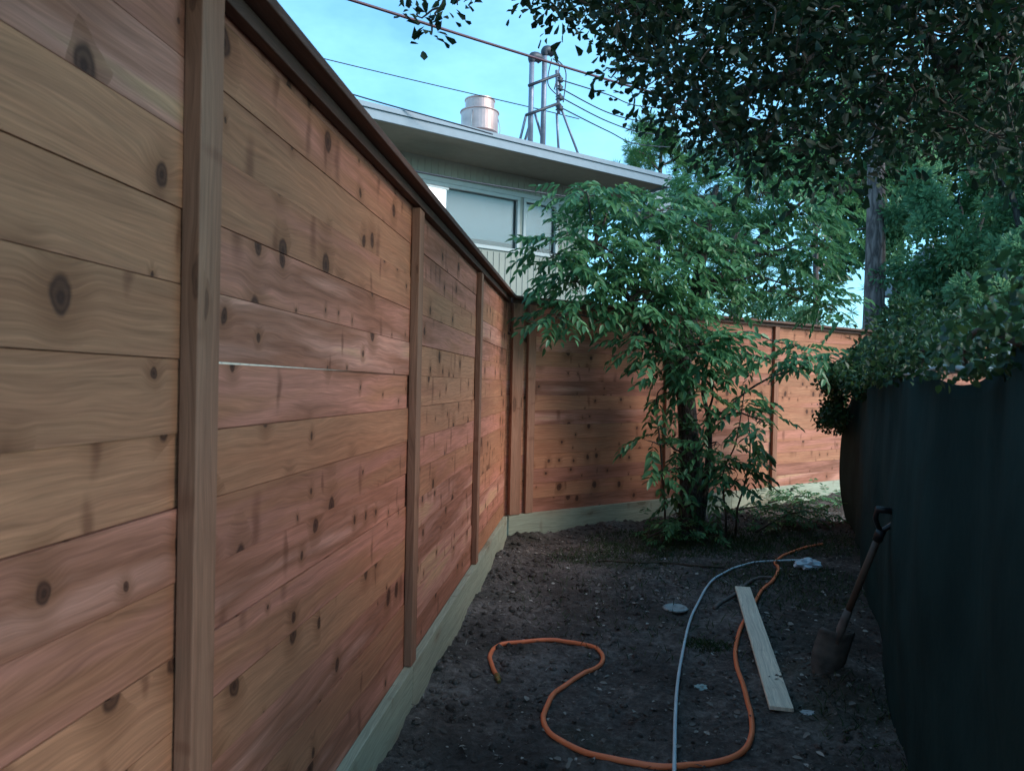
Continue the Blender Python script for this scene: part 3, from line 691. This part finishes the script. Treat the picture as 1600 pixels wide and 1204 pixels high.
for (px, py, rx, ry, y) in blobs:
    c0 = P(px, py, y); rx_ = rx * y / F; ry_ = ry * y / F
    near = min(anch, key=lambda a: (a - c0).length + (0.0 if a.z < c0.z + .1 else .6))
    limb(tm, near, c0, .016, .006, .10, 6)
    cl = rng.random() * .7
    nn = int(max(7, rx * ry / (46 if py < 590 else 120)))
    for k in range(nn):
        v = rdir(1)[0]; r_ = rng.random() ** .5
        q = Vector((c0.x + v[0] * rx_ * r_, c0.y + v[1] * rx_ * .85 * r_, c0.z + v[2] * ry_ * r_))
        cc_.append(tuple(q)); o_ = (q - c0); o_ = o_ / (o_.length + 1e-6)
        dd_.append((o_.x * .9 + rng.normal() * .45, o_.y * .7 + rng.normal() * .4 - .15, o_.z * .3 - .15 + rng.normal() * .3)); tn_.append(cl)
        if k % 3 == 0: tw.tube([c0, c0.lerp(q, .5) + Vector(rng.normal(size=3)) * .02, q], [.004, .003, .002], 4, cap=False)
A = compound(np.array(cc_), np.array(dd_)); own = A[5]
tcl = np.array(tn_)[own]
leaves_obj('crown', A[0], A[1], A[2], A[3], A[4], tones(len(own), 0, 1, tcl), L_ASH, at_, 'lance')
tm.build('trunk', BARK, at_, smooth=True); tw.build('twigs', TWIG, at_)
# ivy and water shoots round the trunk foot
n = 420; cen = [tuple(TB.lerp(mid, k / 12)) for k in range(13)]; c, _ = leafcloud(cen, (.16, .16, .12), n)
leaves_obj('trunk_ivy', c, rdir(n, -.4), rdir(n, .6), rng.uniform(.035, .07, n), rng.uniform(.025, .045, n), tones(n, 0, .7), L_VINE, at_)

# thin bare shoots beside it
for pts, lab in (([(1040, 800, 7.3), (1032, 700, 7.25), (1026, 640, 7.2), (1030, 610, 7.2), (1055, 598, 7.4)], 'thin bare shoot curving up just left of the leafy tree trunk'),
                 ([(1135, 815, 7.2), (1130, 740, 7.1), (1150, 690, 7.0), (1165, 600, 7.0)], 'slim dark sapling stem just right of the leafy tree trunk'),
                 ([(1150, 800, 7.4), (1165, 750, 7.3), (1172, 700, 7.2), (1168, 640, 7.2)], 'outermost thin shoot right of the leafy tree')):
    m = MB(); pp = smooth_path([P(*p) for p in pts], 6); pp[0].z = ground_h(pp[0].x, pp[0].y) - .03
    base = pp[0].copy(); r_ = thing('tree_sapling', base, lab, 'sapling', None)
    m.tube(pp, [.011 - .007 * i / len(pp) for i in range(len(pp))], 7); m.build('stem', TWIG, r_, smooth=True)
    k = 10 if 'bare' in lab else 13
    ci = [tuple(pp[int(rng.integers(len(pp) // 3, len(pp)))]) for _ in range(k)]
    if 'bare' in lab: ci = ci[:6]
    A = compound(np.array(ci), rdir(len(ci), -.1)); leaves_obj('leaves', A[0], A[1], A[2], A[3], A[4], tones(len(A[5]), .1, 1), L_ASH, r_, 'lance')

# the oak: trunk out of sight to the right, dark boughs over the yard
OB = Vector((5.0, 1.4, 0)); oak = thing('oak_tree', OB, 'dark overhanging oak canopy of small leaves filling the upper right', 'tree')
om = MB()
om.tube(smooth_path([OB - UP * .2, OB + Vector((-.1, .1, 1.5)), OB + Vector((-.3, .3, 3.0)), OB + Vector((-.8, .6, 4.6))], 6), [.26 - .006 * i for i in range(19)], 16)
fork = OB + Vector((-.3, .3, 3.0)); fork2 = OB + Vector((-.8, .6, 4.6))
cl = []                                              # clusters: centre, radius
def polyband(px):
    """lower edge of the canopy in the photograph"""
    xs_ = [830, 900, 960, 985, 1030, 1060, 1090, 1150, 1220, 1290, 1360, 1430, 1500, 1560, 1640]
    ys_ = [20, 28, 60, 130, 165, 215, 262, 262, 255, 275, 290, 262, 245, 270, 290]
    return np.interp(px, xs_, ys_)
for k in range(500):
    px = 840 + 800 * rng.random() ** .75; lo_ = polyband(px); y = rng.uniform(3.0, 5.4)
    py = lo_ - 10 - (lo_ + 130) * rng.random() ** .9
    c = P(px, py, y); cl.append((c, .13 + .10 * rng.random()))
for px, py, y in ((690, 12, 3.5), (672, 36, 3.5), (715, 8, 3.5), (650, 22, 3.5), (730, -18, 3.5), (640, -20, 3.6), (700, -40, 3.6), (672, 52, 3.45), (780, -60, 3.6), (860, 4, 3.7), (880, 14, 3.7), (965, 12, 3.6), (1005, 90, 3.6), (975, 105, 3.6), (950, 118, 3.6), (995, 140, 3.7), (905, 2, 3.7)):
    cl.append((P(px, py, y), .075))
for k in range(230):                                 # unseen boughs above and behind the camera, added to shade near ground and fence
    cl.append((Vector((rng.uniform(-1.5, 5.5), rng.uniform(-4.0, 1.7), rng.uniform(3.9, 5.6))), .32))
for k in range(190):  # more unseen clumps, added to darken the near left fence
    if k % 3: cl.append((Vector((rng.uniform(.6, 5.0), rng.uniform(-3.2, 1.3), rng.uniform(3.4, 4.8))), .32))
hubs = [fork2 + Vector((-1.2, .5, .7)), P(1350, -60, 4.3), P(1150, -120, 4.2), P(1010, 20, 4.0), P(1250, 120, 4.3), P(1480, 120, 4.0), P(880, -80, 3.7), P(700, -60, 3.55), P(1560, 60, 3.6), P(1120, 170, 4.4), Vector((2, 0, 4.6)), Vector((.3, -1.5, 4.6)), Vector((.3, 1.2, 4.7)), Vector((3, -2, 4.8))]
par = [None, 0, 1, 2, 1, 1, 3, 6, 5, 4, 0, 10, 10, 10]
for i, h in enumerate(hubs):
    a = fork2 if par[i] is None else hubs[par[i]]
    limb(om, a, h, .11 if i == 0 else .05, .07 if i == 0 else (.012 if i in (6, 7) else .03), .06, 8)
cs, rs = [], []; twm = MB()
pc = np.array([tuple(c) for c, r_ in cl]); hb = np.array([tuple(h) for h in hubs])
dh = np.linalg.norm(pc[:, None] - hb[None], axis=2); hd_ = dh.min(1); hi_ = dh.argmin(1)
for i in range(len(cl)):                              # each twig springs from the next clump nearer the bough
    q = np.linalg.norm(pc - pc[i], axis=1) + np.where(hd_ < hd_[i] * .93, 0, 1e3); j = int(q.argmin())
    st_ = Vector(pc[j]) if q[j] < hd_[i] else hubs[int(hi_[i])]; c = Vector(pc[i])
    w0 = .004 + .003 * min(1, 1 / (1 + hd_[i] * 2)); dl_ = (c - st_).length
    twm.tube(smooth_path([st_, st_.lerp(c, .35) + Vector(rng.normal(size=3)) * dl_ * .10, st_.lerp(c, .7) + Vector(rng.normal(size=3)) * dl_ * .12, c], 2), [w0, w0 * .95, w0 * .9, w0 * .8, w0 * .7, w0 * .6, w0 * .5], 5, cap=False)
cA = np.array([tuple(c) for c, r_ in cl]); rA = np.array([r_ for c, r_ in cl])
cnt = np.array([44 if r_ < .3 else 90 for r_ in rA]); cnt[rA < .08] = 13
idx = np.repeat(np.arange(len(cl)), cnt); n = len(idx)
d = rdir(n) * (rng.random((n, 1)) ** .5) * rA[idx][:, None] * 1.25
c = cA[idx] + d
leaf_l = np.where(rA[idx] < .3, rng.uniform(.032, .070, n), rng.uniform(.08, .13, n))
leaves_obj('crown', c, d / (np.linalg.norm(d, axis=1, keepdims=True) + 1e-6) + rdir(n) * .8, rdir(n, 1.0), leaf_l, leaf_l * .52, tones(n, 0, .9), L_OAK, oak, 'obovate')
om.build('trunk', BARK_DARK, oak, smooth=True); twm.build('twigs', TWIG, oak)

# pines and trees beyond the fence
def needle_tree(name, px, py_base, y, height, rtrunk, spec, label, zlo, nt_=260, tuft=.16, spread=1.8, lean=0):
    b0 = P(px, py_base, y); b0.z = -.05; r_ = thing(name, b0, label, 'tree')
    m = MB(); tpn = b0 + UP * height + Vector((lean, 0, 0))
    pp = smooth_path([b0, b0.lerp(tpn, .3) + Vector((.04, 0, 0)), b0.lerp(tpn, .65) - Vector((.05, 0, 0)), tpn], 6)
    m.tube(pp, [rtrunk * (1 - .8 * i / len(pp)) for i in range(len(pp))], 16)
    cs, ds = [], []
    nb = spec
    for k in range(nb):
        t = zlo + (1 - zlo) * (k + .5) / nb; a0 = b0.lerp(tpn, t); an = k * 2.4 + rng.random(); L_ = spread * (1.15 - .75 * (t - zlo) / (1 - zlo)) * rng.uniform(.7, 1.15)
        e = a0 + Vector((math.cos(an) * L_, math.sin(an) * L_, L_ * rng.uniform(.0, .35)))
        bp_ = limb(m, a0, e, .03 + .02 * (1 - t), .01, .12, 5)
        for q in range(nt_ // nb):
            j = int(len(bp_) * (.3 + .7 * rng.random())); j = min(j, len(bp_) - 1)
            p = bp_[j] + Vector(rng.normal(size=3)) * L_ * .16; cs.append(tuple(p)); o_ = (p - a0); ds.append(tuple(o_.normalized() + UP * .4))
    cs = np.array(cs); ds = np.array(ds); kn = 40
    c = np.repeat(cs, kn, 0); dd = np.repeat(ds, kn, 0) * .35 + rdir(len(c)); n = len(c)
    cl_ = np.repeat(rng.random(len(cs)), kn)
    leaves_obj('crown', c, dd, rdir(n), np.full(n, tuft) * rng.uniform(.7, 1.2, n), np.full(n, .015), tones(n, 0, 1, cl_), L_PINE, r_, 'lance')
    m.build('trunk', BARK_PINE, r_, smooth=True)
def broad_tree(name, px, py_base, y, rtrunk, blobs_, label, leaf=.09, dens=1.0, mtl=None, nm='trunk', cat='tree'):
    b0 = P(px, py_base, y); b0.z = -.05; r_ = thing(name, b0, label, cat)
    m = MB(); cs, idn = [], []; cen, rd = [], []
    hi = max(P(b[0], b[1], y).z for b in blobs_); tp2 = Vector((b0.x, b0.y, hi * .8))
    m.tube(smooth_path([b0, b0.lerp(tp2, .5) + Vector((.1, 0, 0)), tp2], 6), [rtrunk * (1 - .7 * i / 12) for i in range(13)], 10)
    N_ = 0
    C_, D_, T_ = [], [], []
    for (bx, by, rx, ry) in blobs_:
        dy = rng.uniform(-1, 1); c0 = P(bx, by, y + dy); limb(m, b0.lerp(tp2, min(1, max(.2, c0.z / hi * .8))), c0, rtrunk * .35, .012, .1, 5)
        kk = int(15 * dens)
        for k in range(kk):                           # sub-clumps give gaps and an uneven outline
            v = rdir(1)[0]; sc = c0 + Vector((v[0] * rx * y / F, v[1] * rx * y / F, v[2] * ry * y / F)) * rng.random() ** .4
            nn = int(rx * ry * .075); d = rdir(nn) * (rng.random((nn, 1)) ** .5) * (rx * y / F * .42); tcl_ = rng.random()
            C_.append(np.array(tuple(sc)) + d); D_.append(d + rdir(nn) * .1); T_.append(np.full(nn, tcl_))
    c = np.concatenate(C_); n = len(c); ll_ = leaf * rng.uniform(.7, 1.2, n)
    leaves_obj('crown', c, np.concatenate(D_), rdir(n, .8), ll_, ll_ * .5, tones(n, 0, 1, np.concatenate(T_)), mtl or L_BACK, r_)
    m.build('trunk', BARK_DARK, r_, smooth=True)
needle_tree('pine_tree', 1361, 520, 13, 13, .215, 22, 'tall pine with a thick bare grey-brown trunk rising behind the back fence', .52, 520)
needle_tree('pine_tree', 1273, 500, 17, 9, .10, 16, 'thin-stemmed pine between the leafy tree and the thick pine trunk', .45, 420, .16, 1.5)
needle_tree('pine_tree', 1030, 400, 21, 8.6, .16, 18, 'bright green pine just past the right end of the house roof', .58, 520, .24, 1.9)
needle_tree('pine_tree', 1150, 400, 19, 8.2, .16, 18, 'bushy pine behind the upper right of the leafy tree', .35, 600, .22, 2.2)
broad_tree('dark_tree', 1490, 500, 13, .16, [(1440, 330, 50, 50), (1500, 300, 60, 50), (1560, 340, 60, 50), (1470, 400, 60, 40), (1530, 420, 60, 50), (1430, 440, 50, 40), (1580, 270, 50, 40), (1490, 470, 70, 40)], 'dark branching tree to the right of the thick pine trunk', .10, .9)
broad_tree('spreading_tree', 1620, 500, 11, .18, [(1600, 200, 70, 60), (1560, 150, 60, 50), (1640, 300, 70, 60), (1600, 400, 50, 50), (1640, 450, 60, 50), (1530, 230, 50, 40), (1570, 470, 60, 50), (1600, 330, 60, 50)], 'tree at the far right edge beyond the screened fence', .09, .8)
broad_tree('soft_green_tree', 1400, 500, 19, .16, [(1330, 300, 60, 50), (1400, 260, 60, 50), (1460, 220, 60, 50), (1410, 360, 60, 50), (1440, 480, 60, 40), (1320, 400, 40, 40), (1250, 250, 60, 40), (1350, 180, 60, 50), (1500, 150, 60, 50)], 'pale green tree standing behind the thick pine trunk', .15, .9)
broad_tree('garden_shrub', 1180, 480, 12, .05, [(1150, 470, 40, 22), (1200, 480, 40, 20), (1250, 490, 30, 16)], 'low shrub showing over the back fence beside the leafy tree', .07, 1.0, cat='shrub')
broad_tree('garden_shrub', 1440, 500, 11.6, .05, [(1410, 498, 34, 22), (1455, 488, 44, 26), (1510, 480, 50, 34), (1570, 480, 50, 34)], 'wide shrub above the fence behind the vines at right', .08, 1.0, L_VINE, cat='shrub')

# neighbouring house far off behind the trees
FARW = plain('far_wall', (.30, .33, .34), .8, var=.05); FARR = plain('far_roof', (.20, .20, .22), .9, var=.15, scale=20)
nh = thing('distant_house', P(1560, 560, 26), 'pale low house glimpsed through the trees at the right edge', 'house'); nh.location.z = 0
hx = P(1545, 560, 26); m = MB(); m.box((hx.x, 26, -.1), (9, 0, 0), (0, 7, 0), (0, 0, 5.6)); m.build('wall', FARW, nh)
m = MB(); rr = [(hx.x - .4, 25.5, 5.5), (hx.x + 9.4, 25.5, 5.5), (hx.x + 9.4, 33.5, 5.5), (hx.x - .4, 33.5, 5.5), (hx.x - .4, 29.5, 7.2), (hx.x + 9.4, 29.5, 7.2)]
m.v = rr; [m.face(list(f)) for f in ((0, 1, 5, 4), (2, 3, 4, 5), (0, 4, 3), (1, 2, 5), (3, 2, 1, 0))]; m.build('roof', FARR, nh)
WLIT, n_, l_, b_ = mat('lit_window'); b_.inputs['Base Color'].default_value = (.8, .75, .6, 1); b_.inputs['Emission Color'].default_value = (1, .9, .72, 1); b_.inputs['Emission Strength'].default_value = 1.2
for px, py, w_, h_ in ((1585, 345, 26, 14), (1580, 430, 40, 26)):
    q = P(px, py, 25.97); m = MB(); k_ = 26 / F; m.box((q.x - w_ * k_ / 2, 25.95, q.z - h_ * k_ / 2), (w_ * k_, 0, 0), (0, .04, 0), (0, 0, h_ * k_)); m.build('window', WLIT, nh)

# ------------------------------------------------------------------ things on the ground
ORANGE = plain('orange_hose', (1.0, .22, .09), .42, var=.08, scale=15)
CABLE = plain('pale_cable', (.58, .68, .74), .5, var=.1)
def lying(pts, rad, matl, name, label, cat, n=10, lift=0.0, per=8):
    w3 = []
    for p in smooth_path([G(*p) for p in pts], per): w3.append(Vector((p.x, p.y, ground_h(p.x, p.y) + rad * .75 + lift)))
    for _ in range(4):
        for i in range(1, len(w3) - 1): w3[i].z = max((w3[i - 1].z + w3[i + 1].z) / 2, ground_h(w3[i].x, w3[i].y) + rad * .45)
    m = MB(); m.tube(w3, rad, n); o = m.build(name, matl, None, smooth=True); tag(o, label, cat); return o, w3
HOSE = [(778, 1060), (769, 1045), (766, 1025), (783, 1010), (820, 1003), (865, 1002), (910, 1008), (938, 1022), (941, 1036), (925, 1049), (895, 1064), (868, 1084), (853, 1108), (849, 1126),
        (860, 1148), (890, 1167), (935, 1184), (990, 1195), (1045, 1200), (1095, 1198), (1138, 1188), (1166, 1170), (1175, 1145), (1172, 1110), (1163, 1078), (1152, 1048), (1149, 1018), (1156, 988), (1172, 955), (1190, 925), (1209, 905), (1216, 890), (1211, 879), (1225, 868), (1255, 858), (1285, 851)]
ho, hw = lying(HOSE, .0125, ORANGE, 'garden_hose', 'orange hose snaking in a loop across the dark soil', 'hose')
lying([(1053, 1230), (1054, 1180), (1055, 1130), (1058, 1080), (1065, 1030), (1078, 975), (1092, 942), (1110, 915), (1136, 896), (1170, 884), (1205, 880), (1252, 877)], .0085, CABLE, 'power_cable', 'pale grey-blue cable lying beside the orange hose', 'cable', lift=.012)
lying([(934, 876), (985, 880), (1040, 881), (1090, 884), (1132, 887)], .010, TWIG, 'fallen_stick', 'long thin straight stick lying on the soil before the tree', 'stick', 7)
lying([(1205, 904), (1175, 910), (1150, 928), (1116, 952)], .014, plain('grey_root', (.16, .13, .12), .9, var=.3, scale=20), 'curved_branch', 'short curved grey branch lying at the top of the plank', 'branch', 8)
m = MB(); e0 = hw[0]; e1 = (hw[0] - hw[2]).normalized()
m.tube([e0 + e1 * x for x in (-.03, -.028, .012, .014, .035, .037)], [.0132, .0155, .0155, .012, .012, .009], 8); m.build('fitting', plain('brass', (.35, .25, .10), .4, .8), ho)
# plank
a = G(1160, 925); b_ = G(1221, 1112); dv = (b_ - a); dv.z = 0; sdw = Vector((-dv.y, dv.x, 0)).normalized()
m = MB(); zz = max(ground_h(*a.lerp(b_, k / 8).xy) for k in range(9)) + .004
m.box(Vector((a.x, a.y, zz)) - sdw * .055, dv, sdw * .11, UP * .02, t=(.6, .7, .5)); tag(m.build('wooden_plank', PLANKW, None, bevel=.003), 'long pale bare board lying on the soil over the hose', 'plank')

# shovel
GRIP = plain('black_grip', (.015, .015, .018), .35); ASHW = plain('shovel_handle_wood', (.085, .06, .045), .5, var=.15, scale=12); STEEL = plain('worn_steel', (.16, .14, .13), .7, .3, var=.5, scale=14)
tip = G(1283, 1045) - UP * .05; up_ = ray(1388, 800); yg = 3.5; hd = P(1390, 796, yg)
ax = (hd - tip).normalized(); sh = thing('shovel', tip, 'shovel with a black D-shaped grip, stuck in the soil and leaning towards the dark screen', 'shovel')
sx = ax.cross(Vector((0, 1, .15))).normalized(); sy = sx.cross(ax).normalized(); Lh = (hd - tip).length
m = MB(); NB = 12; W_ = .092
for j in range(NB + 1):
    v = j / NB; wdt = W_ * (.35 + .65 * min(1, (v / .4) ** .6)) * (1 if v < .95 else .92)
    for i in range(9):
        u = i / 8 * 2 - 1; p = tip + ax * (v * .30) + sx * (u * wdt) + sy * (.035 * u * u - .012 - .05 * (1 - v) ** 2); m.v.append(tuple(p))
for j in range(NB):
    for i in range(8): q = j * 9 + i; m.face([q, q + 1, q + 10, q + 9])
bl = m.build('blade', STEEL, sh, smooth=True); md = bl.modifiers.new('t', 'SOLIDIFY'); md.thickness = .004
m = MB(); m.tube([tip + ax * .24 - sy * .012, tip + ax * .32, tip + ax * .44], [.012, .022, .019], 12); m.build('socket', STEEL, sh, smooth=True)
m = MB(); m.tube([tip + ax * .42, tip + ax * (Lh * .6), tip + ax * (Lh - .13)], [.0165, .0175, .0165], 14); m.build('shaft', ASHW, sh, smooth=True)
q0 = tip + ax * (Lh - .17)
m = MB(); m.tube([q0, q0 + ax * .06], [.023, .023], 12)
for sg in (-1, 1): m.tube(smooth_path([q0 + ax * .05, q0 + ax * .085 + sx * sg * .03, q0 + ax * .12 + sx * sg * .05, q0 + ax * .165 + sx * sg * .052], 4), .012, 10)
m.tube([q0 + ax * .16 - sx * .062, q0 + ax * .165, q0 + ax * .16 + sx * .062], .016, 12); m.build('grip', GRIP, sh, smooth=True)

# crumpled plastic
def crumple(name, px, py, r_, matl, label, cat, flat=.5, seed=1):
    import bmesh
    c = G(px, py); bm = bmesh.new(); bmesh.ops.create_icosphere(bm, subdivisions=3, radius=1)
    for v in bm.verts:
        q = v.co * 2.1 + Vector((seed, seed * 2, 0)); k = 1 + .55 * noise.noise(q) + .25 * noise.noise(q * 2.7)
        v.co = Vector((v.co.x * r_ * k * 1.3, v.co.y * r_ * k, v.co.z * r_ * flat * k))
    me = bpy.data.meshes.new(name); bm.to_mesh(me); bm.free(); me.materials.append(matl); o = bpy.data.objects.new(name, me); C.objects.link(o); o.location = c + UP * r_ * flat * .55
    return tag(o, label, cat)
BAG = plain('white_plastic', (.55, .66, .75), .35, var=.1); CLEAR = plain('cloudy_plastic', (.33, .37, .38), .25, var=.3, scale=30)
crumple('plastic_bag', 1262, 887, .085, BAG, 'small pale blue-white plastic bag on the ground by the hose end', 'bag', .6, 1)
m = MB(); c = G(1055, 953); m.lathe(c + UP * .004, [(.075, 0), (.09, .012), (.075, .022), (.06, .014), (.02, .010)], 26); cu = m.build('round_lid', CLEAR, None, smooth=True); tag(cu, 'round cloudy plastic lid lying left of the pale cable', 'lid')
crumple('paper_scrap', 1098, 1074, .03, plain('pale_scrap', (.30, .40, .40), .6), 'small pale teal scrap between the cable and the hose', 'scrap', .25, 3)
crumple('paper_scrap', 1262, 1113, .024, plain('grey_scrap', (.40, .42, .44), .6), 'tiny pale scrap just past the near end of the plank', 'scrap', .25, 5)

# leaf litter, clods, grass, cut brush -----------------------------
def in_yard(x, y):
    p = Vector((x, y, 0)); return (p - LO).dot(ln_) > .06 and (p - CORNER).dot(bn_) > .06 and (p - so_).dot(sn) > -.05
pts = []
while len(pts) < 17000:
    y = 1.3 + 9 * rng.random() ** 1.2; x = rng.uniform(-.9, 4.6)
    dens = .25 + .9 * max(0, noise.noise(Vector((x * 1.5, y * 1.5, 2))) + .25) + (.5 if y > 6.5 else 0) + (.2 if x > 1 else 0)
    if rng.random() < dens and in_yard(x, y): pts.append((x, y, ground_h(x, y) + .006))
c = np.array(pts); n = len(c); dd = rdir(n); dd[:, 2] *= .25; nr = rdir(n); nr[:, 2] = np.abs(nr[:, 2]) + 1.2
ll_ = .006 + .038 * rng.random(n) ** 3; t_ = tones(n); t_[:, 0] = t_[:, 0] ** 2.4
tag(leaves_obj('leaf_litter', c, dd, nr, ll_, ll_ * np.where(rng.random(n) < .35, .12, rng.uniform(.35, .75, n)), t_, L_LIT, None), 'small dry leaves, bark chips and twigs scattered over the dark soil', 'leaf litter', kind='stuff')
m = MB(); CL = [(0, 0, 1), (.9, 0, .1), (.3, .85, 0), (-.75, .5, .1), (-.7, -.55, 0), (.3, -.9, .1), (0, 0, -1)]
for k in range(2600):
    while True:
        x = rng.uniform(-.85, 4.3); y = rng.uniform(1.3, 9)
        if in_yard(x, y): break
    dl = min((Vector((x, y, 0)) - LO).dot(ln_), (Vector((x, y, 0)) - CORNER).dot(bn_))
    if dl > .6 and rng.random() < .55: continue
    r_ = rng.uniform(.008, .026) * (1.5 if dl < .4 else 1); b = len(m.v); zz = ground_h(x, y)
    for q in CL: m.v.append((x + q[0] * r_ * rng.uniform(.7, 1.3), y + q[1] * r_ * rng.uniform(.7, 1.3), zz + q[2] * r_ * rng.uniform(.5, .9)))
    for j in range(5): a = 1 + j; e = 1 + (j + 1) % 5; m.face([b, b + a, b + e]); m.face([b + 6, b + e, b + a])
tag(m.build('soil_clods', SOIL, None, smooth=True), 'loose clods of dark earth along the foot of the fences', 'soil', kind='stuff')
def grass(spots, label, hgt=(.03, .08), name='grass'):
    cs = []
    for x, y, rx, ry, k in spots:
        for _ in range(k):
            a = rng.random() * 6.28; r_ = rng.random() ** .6; X = x + math.cos(a) * r_ * rx; Y = y + math.sin(a) * r_ * ry
            if in_yard(X, Y): cs.append((X, Y, ground_h(X, Y) - .004))
    c = np.array(cs); n = len(c); dd = rdir(n) * .7; dd[:, 2] = 1 * rng.uniform(.3, 1, n)
    h = rng.uniform(*hgt, n); return tag(leaves_obj(name, c, dd, rdir(n), h, np.full(n, .005), tones(n, 0, 1), L_GRASS, None, 'lance'), label, 'grass', kind='stuff')
gp = G(1108, 1010); g2 = G(1060, 855); g3 = G(1230, 905); g4 = G(960, 870); g5 = G(1180, 845)
grass([(gp.x, gp.y, .16, .09, 420)], 'small bright tuft of grass between the cable and the hose', (.02, .05), 'grass_tuft')
grass([(g2.x, g2.y, .9, .5, 2600), (g3.x, g3.y, .6, .8, 1200), (g4.x, g4.y, .6, .4, 700), (g5.x + .3, g5.y, 1.0, .6, 2400), (1.9, 3.2, .5, .6, 500), (1.0, 5.5, 1.0, 1.5, 700)], 'thin weedy grass growing over the far end of the yard')
# cut branches heaped at the foot of the fence
for k, (px, py, ex, ey, lab) in enumerate(((1145, 800, 1255, 822, 'cut leafy branch lying against the kick board right of the trunk'), (1180, 835, 1290, 815, 'cut leafy branch lying in front of the fence near the screen'), (1200, 790, 1310, 800, 'cut leafy branch furthest back in the corner by the screen'), (1010, 845, 1105, 838, 'cut leafy branch lying across the foot of the tree'))):
    a = G(px, py); b_ = G(ex, ey); r0 = thing('cut_branch', a, lab, 'branch', 'cut branches lying by the back fence')
    m = MB(); pp = smooth_path([a + UP * .03, a.lerp(b_, .5) + UP * .16, b_ + UP * .10], 6); m.tube(pp, [.012 - .0007 * i for i in range(len(pp))], 6); m.build('stem', TWIG, r0, smooth=True)
    nn = 60; ci = np.array([tuple(pp[int(rng.integers(2, len(pp)))]) for _ in range(nn)]) + rng.normal(size=(nn, 3)) * np.array([.09, .12, .06])
    d_ = rdir(nn, 0); d_[:, 2] = np.abs(d_[:, 2]) * .4
    A = compound(ci, d_, 9, .2, .06, .022); A[0][:, 2] = np.maximum(A[0][:, 2], .03)
    leaves_obj('leaves', A[0], A[1], A[2], A[3], A[4], tones(len(A[5]), .2, .9), L_ASH, r0, 'lance')
